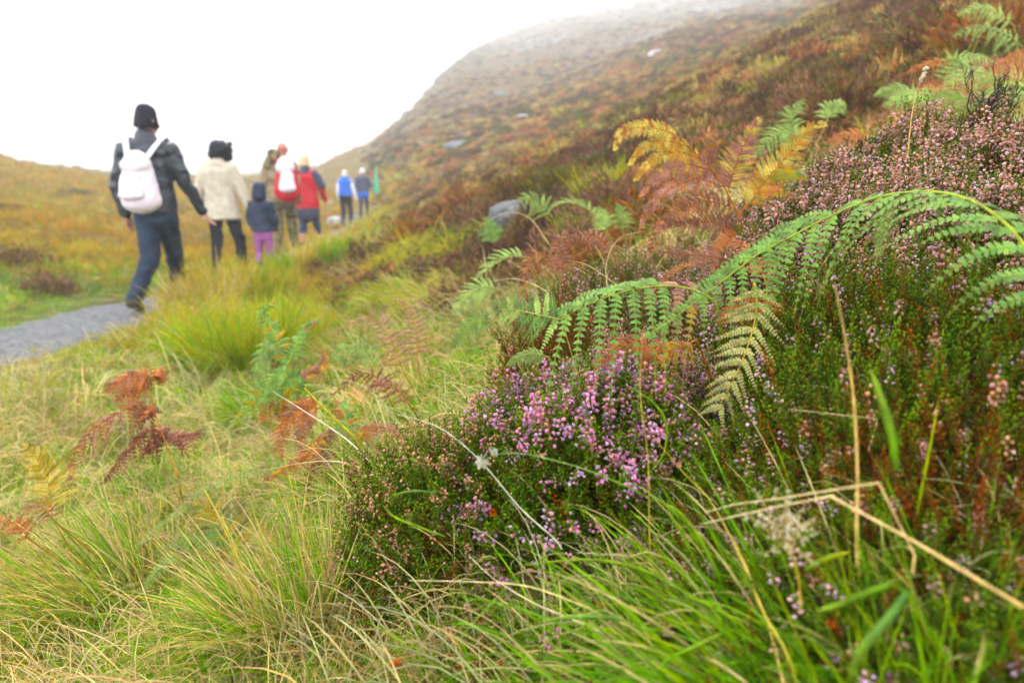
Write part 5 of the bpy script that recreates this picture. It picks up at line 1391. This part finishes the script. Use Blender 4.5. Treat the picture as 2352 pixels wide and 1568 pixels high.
M_SKIN = cloth_mat('skin', (.55, .26, .18), .5, (.50, .22, .15), 20, .1)
M_REDSKIN = cloth_mat('weathered_skin', (.50, .20, .14), .5, (.45, .17, .12), 20, .1)
X = lambda a: np.array(a, float)


def hand(wr, d, side, fw, s=1.0):
    """palm, four fingers, thumb; d = direction of the hand, side = towards the thumb"""
    d = nrm(X(d)); side = nrm(X(side) - d * (X(side) @ d)); n = np.cross(d, side)
    pal = wr + d * .055 * s
    sg = [(wr, pal + d * .02 * s, (.024 * s, .014 * s), (.036 * s, .014 * s), side)]
    for k, ln in enumerate((.068, .076, .071, .056)):
        b = wr + d * .082 * s + side * (.027 - .018 * k) * s
        c1 = b + (d + n * .25 * (1 if side @ n > -9 else 1)) * ln * .5 * s; c2 = c1 + (d + n * .7) * ln * .42 * s
        sg += [(b, c1, .0082 * s, .0076 * s, side), (c1, c2, .0075 * s, .0062 * s, side)]
    b = wr + d * .03 * s + side * .026 * s
    c = b + (side * .7 + d * .8 + n * .2) * .035 * s
    sg += [(b, c, .011 * s, .009 * s, side), (c, c + (d + n * .3) * .028 * s, .0088 * s, .007 * s, side)]
    return sg


def person(label, x, y, J, h=1.75, skin=None, bald=False, headturn=0.0, bare_calf=False):
    """J: joints in metres, x right / y away from the camera / z up. Returns (root, J, dict of helpers)"""
    T = Thing('person', G(x, y, .0), label, 'person', 'walkers on the track')
    s = h / 1.75
    J = {k: X(v) for k, v in J.items()}
    skin = skin or M_SKIN
    hd = J['head']; f = X((math.sin(headturn), math.cos(headturn), -.05)); rt = X((math.cos(headturn), -math.sin(headturn), 0))
    k = s if h > 1.4 else s * 1.22
    sg = [(hd + X((0, 0, .035 * k)) - f * .012 * k, hd + X((0, 0, .02 * k)) + f * .012 * k, (.074 * k, .085 * k), (.072 * k, .085 * k), rt),
          (hd + X((0, 0, .02 * k)), hd - X((0, 0, .055 * k)) + f * .035 * k, (.070 * k, .078 * k), (.042 * k, .046 * k), rt),
          (hd + f * .085 * k + X((0, 0, .012 * k)), hd + f * .108 * k - X((0, 0, .018 * k)), .010 * k, .014 * k, rt),
          (hd + f * .078 * k - rt * .03 * k + X((0, 0, .035 * k)), hd + f * .078 * k + rt * .03 * k + X((0, 0, .035 * k)), .012 * k, .012 * k, X((0, 0, 1))),
          (hd + f * .082 * k - rt * .016 * k - X((0, 0, .045 * k)), hd + f * .082 * k + rt * .016 * k - X((0, 0, .045 * k)), .008 * k, .008 * k, X((0, 0, 1))),
          (hd - X((0, 0, .04 * k)) - f * .01, J['neck'] - X((0, 0, .03)), .052 * k, .058 * k, rt)]
    for e in (-1, 1): sg.append((hd + rt * e * .074 * k + X((0, 0, .018 * k)), hd + rt * e * .078 * k - X((0, 0, .02 * k)), (.012 * k, .018 * k), (.008 * k, .010 * k), f))
    ch = (J['shL'] + J['shR']) / 2; pv = (J['hipL'] + J['hipR']) / 2
    sg += [(ch + X((0, 0, -.06)), pv + X((0, 0, .05)), (.14 * s, .095 * s), (.13 * s, .09 * s), (1, 0, 0)), (J['neck'] - X((0, 0, .03)), ch - X((0, 0, .08)), .05 * s, (.11 * s, .08 * s), (1, 0, 0))]
    for q in 'LR':
        sd = -1 if q == 'L' else 1
        sg += [(J['sh' + q] * .6 + ch * .4, J['sh' + q], .055 * s, .048 * s), (J['sh' + q], J['el' + q], .046 * s, .036 * s), (J['el' + q], J['wr' + q], .036 * s, .025 * s)]
        d = J.get('hd' + q, J['wr' + q] - J['el' + q])
        sg += hand(J['wr' + q], d, (-sd * .3, .9, 0), None, max(s, .7))
        sg += [(J['hip' + q], J['kn' + q], .078 * s, .052 * s), (J['kn' + q], J['kn' + q] * .65 + J['an' + q] * .35, .050 * s, .052 * s), (J['kn' + q] * .65 + J['an' + q] * .35, J['an' + q], .052 * s, .034 * s),
               (J['an' + q], J['toe' + q], .032 * s, (.036 * s, .02 * s))]
    fused('body', sg, .0075 * max(s, .75), skin, T.o, 3)
    T.J = J; T.s = s; T.k = k; T.f = f; T.rt = rt; T.ch = ch; T.pv = pv
    return T


def trousers(T, mat, low=1.0, r=1.0, name='trousers'):
    J, s = T.J, T.s * r; sg = [(T.pv + X((0, 0, .09)), T.pv - X((0, 0, .02)), (.155 * s, .115 * s), (.15 * s, .11 * s), (1, 0, 0))]
    for q in 'LR':
        e = J['kn' + q] + (J['an' + q] - J['kn' + q]) * low
        sg += [(J['hip' + q], J['kn' + q], .096 * s, .070 * s), (J['kn' + q], e, .070 * s, (.056 + .02 * (1 - low)) * s)]
    return fused(name, sg, .011, mat, T.o, 3, .007, 5)


def jacket(T, mat, hem, r=1.0, sleeves=1.0, flare=1.0, name='jacket', neck=True, wr=.008, arms=(1, 1)):
    J, s = T.J, T.s * r
    hemc = T.pv * 1.0; hemc = X((T.pv[0], T.pv[1], hem))
    mid = T.ch * .5 + hemc * .5
    sg = [(T.ch - X((0, 0, .05)), mid, (.19 * s, .125 * s), (.18 * s, .125 * s), (1, 0, 0)), (mid, hemc + X((0, 0, .05)), (.18 * s, .125 * s), (.19 * s * flare, .14 * s * flare), (1, 0, 0), .1),
          (J['neck'] - X((0, 0, .02)), T.ch - X((0, 0, .05)), .075 * s, (.15 * s, .11 * s), (1, 0, 0))]
    for i, q in enumerate('LR'):
        sg += [(J['sh' + q] * .6 + T.ch * .4, J['sh' + q] - X((0, 0, .015)), .085 * s, .072 * s)]
        if arms[i]:
            e = J['el' + q] + (J['wr' + q] - J['el' + q]) * .96 * sleeves
            sg += [(J['sh' + q], J['el' + q], .070 * s, .060 * s), (J['el' + q], e, .058 * s, .044 * s)]
    return fused(name, sg, .011, mat, T.o, 3, wr, 1)


def boots(T, mat, up=.12, name='boots'):
    for q in 'LR':
        J, s = T.J, T.s; a, t = J['an' + q], J['toe' + q]; d = nrm(J['kn' + q] - a)
        sg = [(a + d * up * s, a, (.062 * s, .062 * s), (.050 * s, .055 * s)), (a, t, (.046 * s, .05 * s), (.048 * s, .034 * s)), (a - X((0, .05 * s, .02)), a, (.042 * s, .042 * s), (.046 * s, .046 * s))]
        fused('boot', sg, .01, mat, T.o, 2)


def leg(x, yk=0., ya=0., zk=.47, za=.085, xa=None, z=1.): return x, yk, ya, zk, za, xa


def std(h, **k):
    s = h / 1.75
    J = dict(head=(0, .02, 1.62), neck=(0, 0, 1.48), shL=(-.175, 0, 1.40), shR=(.175, 0, 1.40), elL=(-.235, -.02, 1.11), elR=(.235, -.02, 1.11), wrL=(-.23, .06, .87), wrR=(.23, .06, .87),
             hipL=(-.095, 0, .90), hipR=(.095, 0, .90), knL=(-.10, .02, .49), knR=(.10, .08, .49), anL=(-.10, -.08, .10), anR=(.10, .12, .09), toeL=(-.11, .06, .04), toeR=(.11, .27, .04))
    J = {a: tuple(np.array(b) * s) for a, b in J.items()}
    J.update(k); return J


M_BLACKJ = cloth_mat('black_rain_jacket', (.016, .018, .026), .38, (.03, .034, .048), 9, .5, 30, .5)
M_NAVYT = cloth_mat('navy_trousers', (.010, .018, .038), .6, (.026, .046, .085), 7, .3)
M_BLK = cloth_mat('black_cloth', (.010, .010, .013), .8, (.02, .02, .026), 9)
M_KNIT = cloth_mat('cream_knit', (.62, .53, .40), .95, (.50, .42, .31), 14, 1., 90)
M_NAVY = cloth_mat('navy_coat', (.012, .018, .042), .55, (.03, .04, .075), 9, .4)
M_MAG = cloth_mat('magenta_leggings', (.42, .13, .36), .7, (.33, .09, .28), 9)
M_CAMO = cloth_mat('camouflage', None, .9, sc=11., pal=[(.05, .045, .025), (.22, .15, .075), (.10, .11, .035), (.30, .21, .11), (.07, .14, .04)])
M_CAMOJ = cloth_mat('camouflage_jacket', None, .9, sc=7., pal=[(.06, .05, .03), (.30, .22, .12), (.34, .25, .14), (.26, .19, .10), (.07, .14, .04)])
M_RED = cloth_mat('red_coat', (.62, .008, .02), .6, (.50, .006, .016), 7)
M_WHITE = cloth_mat('white_fabric', (.75, .72, .74), .7, (.66, .63, .66), 7)
M_PINKW = cloth_mat('pale_pink_fabric', (.80, .70, .73), .7, (.74, .62, .66), 5, .4, 30)
M_SLATE = cloth_mat('slate_fabric', (.055, .06, .10), .7, (.08, .085, .13), 7)
M_DENIM = cloth_mat('denim', (.02, .05, .13), .8, (.035, .08, .18), 12, .4)
M_BLUE = cloth_mat('blue_fabric', (.03, .16, .66), .6, (.02, .12, .52), 7)
M_BOOT = cloth_mat('brown_leather', (.045, .028, .018), .6, (.08, .05, .03), 12)
M_GREYW = cloth_mat('wellington_rubber', (.05, .055, .06), .4, (.08, .085, .09), 9)
M_HAIRK = cloth_mat('black_hair', (.008, .008, .012), .6, (.02, .02, .026), 50, 1., 120)
M_HAIRB = cloth_mat('blonde_hair', (.55, .40, .20), .6, (.68, .54, .32), 50, 1., 120)
M_HAIRG = cloth_mat('silver_hair', (.55, .52, .46), .6, (.68, .66, .62), 50, 1., 120)
M_GFLAG = cloth_mat('green_flag_cloth', (.05, .42, .22), .7, (.08, .55, .32), 8)
M_POLE = cloth_mat('pole_wood', (.20, .13, .07), .6)


def at_px(u, t): return P(u, 784, t)[0]


def hat(T, mat, name='beanie', lo=-.035, hi=.078, r=.092, back=0., extra=(), caps=.2):
    hd, k, f = T.J['head'], T.k, T.f
    sg = [(hd + X((0, 0, hi * k)) - f * back, hd + X((0, 0, lo * k)) - f * (.01 + back), (r * .86 * k, r * .95 * k), (r * k, r * 1.1 * k), T.rt, caps)] + list(extra)
    return fused(name, sg, .008, mat, T.o, 2, .003)


# 1 walker with the pink backpack
x1, t1 = at_px(345, 6.1), 6.1
J = std(1.80, head=(.07, .03, 1.66), neck=(.055, .01, 1.52), shL=(-.13, -.02, 1.43), shR=(.25, .03, 1.43), elL=(-.22, -.03, 1.12), wrL=(-.17, -.02, .88), hdL=(.05, 0, -1),
        elR=(.335, .07, 1.14), wrR=(.43, .16, .90), hipL=(.0, 0, .90), hipR=(.15, 0, .90), knL=(.0, -.04, .49), anL=(-.13, -.14, .13), toeL=(-.16, .02, .035), knR=(.07, .28, .53), anR=(-.04, .50, .28), toeR=(-.03, .67, .29))
T1 = person('walker in black beanie and dark rain jacket with a pale pink backpack, mid-stride', x1, t1 + .05, J, 1.80, headturn=.5)
trousers(T1, M_NAVYT, r=1.14); jacket(T1, M_BLACKJ, .84, 1.02, flare=.95); boots(T1, M_BOOT)
hat(T1, M_BLK); fused('collar', [(X(J['neck']) + X((0, 0, .02)), X(J['neck']) - X((0, 0, .04)), (.088, .085), (.12, .10), (1, 0, 0))], .009, M_BLACKJ, T1.o, 2, .003)

# 2 woman in the cream coat
T2 = person('woman with wild black hair in a cream knitted coat holding the hand of a child', at_px(522, 8.6), 8.6,
            std(1.66, elL=(-.27, -.02, 1.05), wrL=(-.27, .04, .83), elR=(.28, .0, 1.02), wrR=(.385, .0, .76), hdR=(.12, 0, -1), knL=(-.11, .02, .47), anL=(-.11, -.06, .10), toeL=(-.12, .08, .04), knR=(.15, .10, .47), anR=(.15, .14, .09), toeR=(.16, .29, .04)), 1.66)
trousers(T2, M_BLK, r=1.05); jacket(T2, M_KNIT, .68, 1.12, flare=1.18, name='coat', wr=.004); boots(T2, M_BLK)
fused('collar', [(T2.J['neck'] + X((0, 0, .03)), T2.J['neck'] - X((0, 0, .03)), (.09, .085), (.13, .11), (1, 0, 0))], .01, M_KNIT, T2.o, 2, .003)
hh = T2.J['head']; rh = np.random.default_rng(5)
hat(T2, M_HAIRK, 'hair', -.06, .06, .10, .01, [(hh + X(rh.normal(0, 1, 3)) * [.05, .03, .05] + X((.03, -.02, .02)), hh + X((.04 + .13 * rh.random(), -.02, -.05 + .15 * rh.random())), .06, .034) for _ in range(30)])

# 3 child
T3 = person('child in a dark navy hooded coat and magenta leggings walking between the adults', at_px(609, 8.5), 8.5,
            dict(head=(-.01, .02, 1.07), neck=(0, 0, .965), shL=(-.11, 0, .91), shR=(.11, 0, .91), elL=(-.155, .0, .76), elR=(.165, 0, .74), wrL=(-.13, .0, .66), wrR=(.15, .05, .60), hdL=(.4, .3, -.4),
                 hipL=(-.06, 0, .56), hipR=(.06, 0, .56), knL=(-.065, .02, .33), knR=(.065, .05, .33), anL=(-.065, -.05, .08), anR=(.07, .06, .08), toeL=(-.07, .06, .035), toeR=(.075, .17, .035)), 1.18)
trousers(T3, M_MAG, r=.92, name='leggings'); jacket(T3, M_NAVY, .54, 1.06, flare=1.05); boots(T3, M_GREYW, .2)
hat(T3, M_NAVY, 'hood', -.08, .05, .105, .005, caps=1.)

# 4 man in camouflage
T4 = person('bald man in camouflage jacket and trousers carrying a red and white backpack', at_px(660, 11.3), 11.3,
            std(1.84, head=(.05, .02, 1.70), neck=(.02, 0, 1.56), shL=(-.2, 0, 1.47), shR=(.2, 0, 1.46), elL=(-.30, -.02, 1.18), wrL=(-.27, .06, .92)), 1.84, skin=M_REDSKIN)
trousers(T4, M_CAMO, r=1.08); jacket(T4, M_CAMOJ, .86, 1.14, flare=1.1, wr=.01); boots(T4, M_BOOT, .15)
fused('hood', [(T4.J['neck'] + X((-.10, -.06, .10)), T4.J['neck'] + X((-.14, -.08, -.10)), (.09, .07), (.13, .08), (1, 0, 0))], .011, M_CAMO, T4.o, 2, .008)

# 5 woman in the red coat
T5 = person('blonde woman in a red coat with dark grey shoulders and knee-length jeans', at_px(714, 12.4), 12.4,
            std(1.70, anR=(.10, .45, .10), toeR=(.11, .6, .05), knR=(.10, .22, .47), elR=(.27, .02, 1.12), wrR=(.30, .12, .93)), 1.70)
trousers(T5, M_DENIM, .25, name='jeans'); jacket(T5, M_RED, .74, 1.10, flare=1.15, name='coat'); boots(T5, M_BOOT, .05)
J5 = T5.J
fused('yoke', [(J5['neck'], T5.ch - X((0, 0, .04)), .095, (.20, .135), (1, 0, 0)), (J5['shL'], T5.ch, .10, .12), (J5['shR'], T5.ch, .10, .12), (J5['shR'], J5['elR'] + X((0, 0, .05)), .09, .08)], .012, M_SLATE, T5.o, 2, .006)
fused('hem', [(X((0, 0, .76)), X((0, 0, .70)), (.222, .168), (.225, .17), (1, 0, 0))], .012, M_SLATE, T5.o, 2, .004)
hat(T5, M_HAIRB, 'hair', -.07, .06, .10, .01)

# 6, 7 the far pair and the flag
T6 = person('walker with silver hair in a bright blue vest over white sleeves, far along the track', at_px(802, 20.5), 20.5, std(1.64, elR=(.26, 0, 1.05), wrR=(.30, .02, .80), knR=(.11, .1, .46)), 1.64)
trousers(T6, M_BLK, r=1.1); jacket(T6, M_WHITE, .95, 1.0, name='pullover'); jacket(T6, M_BLUE, .86, 1.10, flare=1.0, name='vest', arms=(0, 0)); boots(T6, M_BLK)
fused('hood', [(T6.J['neck'] + X((0, -.05, .03)), T6.J['neck'] + X((0, -.10, -.10)), (.10, .06), (.12, .05), (1, 0, 0))], .012, M_BLUE, T6.o, 2)
hat(T6, M_HAIRG, 'hair', -.06, .06, .098)
T7 = person('walker with a white hat and slate jacket over a blue hem, carrying a green flag', at_px(842, 22.0), 22.0, std(1.55, elR=(.24, .02, 1.02), wrR=(.26, .2, 1.05)), 1.55)
trousers(T7, M_NAVYT, r=1.0); jacket(T7, M_SLATE, .80, 1.12, flare=1.1, wr=.01); boots(T7, M_BLK)
fused('hem', [(X((0, 0, .80)), X((0, 0, .74)), (.185, .14), (.19, .145), (1, 0, 0))], .012, M_BLUE, T7.o, 2, .004)
hat(T7, M_WHITE, 'hat', -.02, .06, .10)
hb = T7.loc + T7.J['wrR'] + X((.02, .05, 0))
TF = Thing('flag', hb - X((0, 0, .3)), 'furled green flag on a pole carried over the shoulder of the far walker', 'flag', None)
top = P(863, 378, 22.2); TF.part(MB().add(*tubes(catmull([hb - X((0, 0, .3)), (hb + top) / 2, top], 12), .012, 8, np.array([[.2, .13, .07]]))), 'pole', M_WOOD, smooth=True)
s = np.linspace(0, 1, 24)[:, None]; th = np.linspace(0, 2 * math.pi, 29)[None, :-1]
wd = np.interp(s, [0, .3, .62, .72, .9, 1], [.02, .035, .06, .09, .08, .04]); fold = 1 + .35 * np.sin(th * 6 + s * 3) * (.3 + s)
ctr = top[None] * (1 - s) + (P(858, 445, 22.2) + X((.06, 0, 0)))[None] * s
fx = ctr[:, None, 0] + wd * np.cos(th) * fold + .12 * np.maximum(s - .7, 0); fy = ctr[:, None, 1] + wd * .6 * np.sin(th) * fold; fz = ctr[:, None, 2] + .03 * np.sin(th * 3) * s
Fg = grid_faces(24, 28); wrapf = np.stack([np.arange(23) * 28 + 27, np.arange(23) * 28, np.arange(1, 24) * 28, np.arange(1, 24) * 28 + 27], -1)
TF.part(MB().add(np.stack([fx, fy, fz + 0 * fx], -1).reshape(-1, 3), [np.vstack([Fg, wrapf])]), 'flag_cloth', M_GFLAG, smooth=True)


# backpacks: worn, so things of their own
def backpack(T, label, c, w, h, dp, mat, mat2, strapm, lean=0.):
    B = Thing('backpack', T.loc + X(c) - X((0, 0, h / 2)), label, 'backpack', 'backpacks')
    o = lambda v: X(v) + X((0, 0, h / 2))
    fused('bag', [(o((-.0, 0, h * .30)), o((0, -.01, -h * .30)), (w * .36, dp * .42), (w * .5, dp * .55), (1, 0, 0)), (o((0, 0, -h * .25)), o((0, 0, -h * .34)), (w * .5, dp * .5), (w * .46, dp * .45), (1, 0, 0))], .01, mat, B.o, 3, .006, 2)
    fused('pocket', [(o((lean, -dp * .48, h * .12)), o((lean, -dp * .55, -h * .22)), (w * .24, dp * .16), (w * .32, dp * .2), (1, 0, 0))], .008, mat2, B.o, 2, .005, 4)
    fused('top_flap', [(o((0, -.01, h * .38)), o((0, -.03, h * .30)), (w * .30, dp * .42), (w * .37, dp * .46), (1, 0, 0))], .008, mat2, B.o, 2, .004)
    for sx in (-1, 1):
        sh = T.J['shL' if sx < 0 else 'shR'] - X(c) + X((0, 0, h / 2))
        q_ = catmull([o((sx * w * .16, 0, h * .30)), sh * .5 + o((sx * w * .2, -.02, h * .32)) * .5 + X((0, 0, .02)), sh + X((-sx * .05, 0, .085)), sh + X((-sx * .03, .11, -.02)), sh + X((-sx * .02, .13, -.2)), o((sx * w * .45, .10, -h * .30))], 24)
        q = catmull([o((sx * w * .15, .0, h * .34)), o((sx * w * .24, .02, h * .46)), sh + X((-sx * .045, -.03, .10)), sh + X((-sx * .05, .07, .075)), sh + X((-sx * .05, .15, -.06)), sh + X((-sx * .04, .16, -.22))], 16)
        fused('strap', [(q[i], q[i + 1], (.030, .010), (.030, .010), (1, 0, 0)) for i in range(15)], .009, strapm, B.o, 2)
    fused('handle', [(o((-.03, .0, h * .44)), o((0, .0, h * .48)), .008, .008), (o((0, .0, h * .48)), o((.03, .0, h * .44)), .008, .008)], .005, strapm, B.o, 1)
backpack(T1, 'pale pink backpack with white straps worn by the walker in the black beanie', (.065, -.19, 1.15), .35, .48, .21, M_PINKW, M_PINKW, M_WHITE, -.02)
backpack(T4, 'bright red and white backpack worn by the man in camouflage', (.17, -.24, 1.24), .43, .62, .30, M_RED, M_WHITE, M_RED, .05)
# ---------------------------------------------------------------- air, light, camera
hz = MB()
hx0, hx1, hy0, hy1, hz0, hz1 = -1250., 1250., -30., 1060., float(Zg.min()) - 1.0, float(Zg.max()) + 8
cv = np.array([[x, y, z] for z in (hz0, hz1) for y in (hy0, hy1) for x in (hx0, hx1)])
hz.add(cv, np.array([[0, 2, 3, 1], [4, 5, 7, 6], [0, 1, 5, 4], [2, 6, 7, 3], [0, 4, 6, 2], [1, 3, 7, 5]]))
hm = NT('thin_mist'); pv = hm.n('ShaderNodeVolumePrincipled'); pv.inputs['Color'].default_value = (1, 1, 1, 1)
pv.inputs['Density'].default_value = HAZE; pv.inputs['Anisotropy'].default_value = 0.0
hm.l(pv.outputs[0], hm.out.inputs['Volume'])
if HAZE > 0: tag(hz.build('haze', hm.m), kind='stuff')

SUN_EL, SUN_AZ = math.radians(52), math.radians(-35)     # azimuth from +y towards +x
w = bpy.data.worlds.new('World'); SC.world = w; w.use_nodes = True
wt = w.node_tree; wt.nodes.clear()
wo = wt.nodes.new('ShaderNodeOutputWorld'); bg = wt.nodes.new('ShaderNodeBackground')
sk = wt.nodes.new('ShaderNodeTexSky'); sk.sky_type = 'NISHITA'; sk.sun_disc = False
sk.sun_elevation = SUN_EL; sk.sun_rotation = SUN_AZ; sk.air_density = 1.0; sk.dust_density = 1.0
mx = wt.nodes.new('ShaderNodeMix'); mx.data_type = 'RGBA'; mx.inputs[0].default_value = .88
mx.inputs[7].default_value = (11.0, 11.6, 12.5, 1)      # closed white cloud deck over the sky
wt.links.new(sk.outputs[0], mx.inputs[6]); wt.links.new(mx.outputs[2], bg.inputs[0])
bg.inputs[1].default_value = .1; wt.links.new(bg.outputs[0], wo.inputs[0])

sd = bpy.data.lights.new('sun', 'SUN'); sd.energy = 1.5; sd.angle = math.radians(12); sd.color = (1, .98, .95)
so = bpy.data.objects.new('sun', sd); COL.objects.link(so)
dv = Vector((math.sin(SUN_AZ) * math.cos(SUN_EL), math.cos(SUN_AZ) * math.cos(SUN_EL), math.sin(SUN_EL)))
so.rotation_euler = dv.to_track_quat('Z', 'Y').to_euler(); so.location = (0, 0, 40)

cd = bpy.data.cameras.new('camera'); cd.sensor_width = 36; cd.lens = 24; cd.clip_start = .05; cd.clip_end = 6000
cd.dof.use_dof = True; cd.dof.focus_distance = 1.28; cd.dof.aperture_fstop = 3.0
co_ = bpy.data.objects.new('camera', cd); COL.objects.link(co_)
co_.location = (0, 0, CZ); co_.rotation_euler = (math.radians(90) - PIT, 0, 0)
SC.camera = co_
SC.view_settings.view_transform = 'Standard'; SC.view_settings.look = 'None'; SC.view_settings.exposure = EXPO; SC.view_settings.gamma = 1
SC.render.engine = 'CYCLES'
cy = SC.cycles
cy.max_bounces = 6; cy.diffuse_bounces = 2; cy.glossy_bounces = 2; cy.transmission_bounces = 4; cy.transparent_max_bounces = 8; cy.volume_bounces = 5
cy.use_adaptive_sampling = True; cy.adaptive_threshold = .06
cy.use_denoising = True
cy.sample_clamp_indirect = 6
try: cy.denoiser = 'OPENIMAGEDENOISE'
except Exception: pass
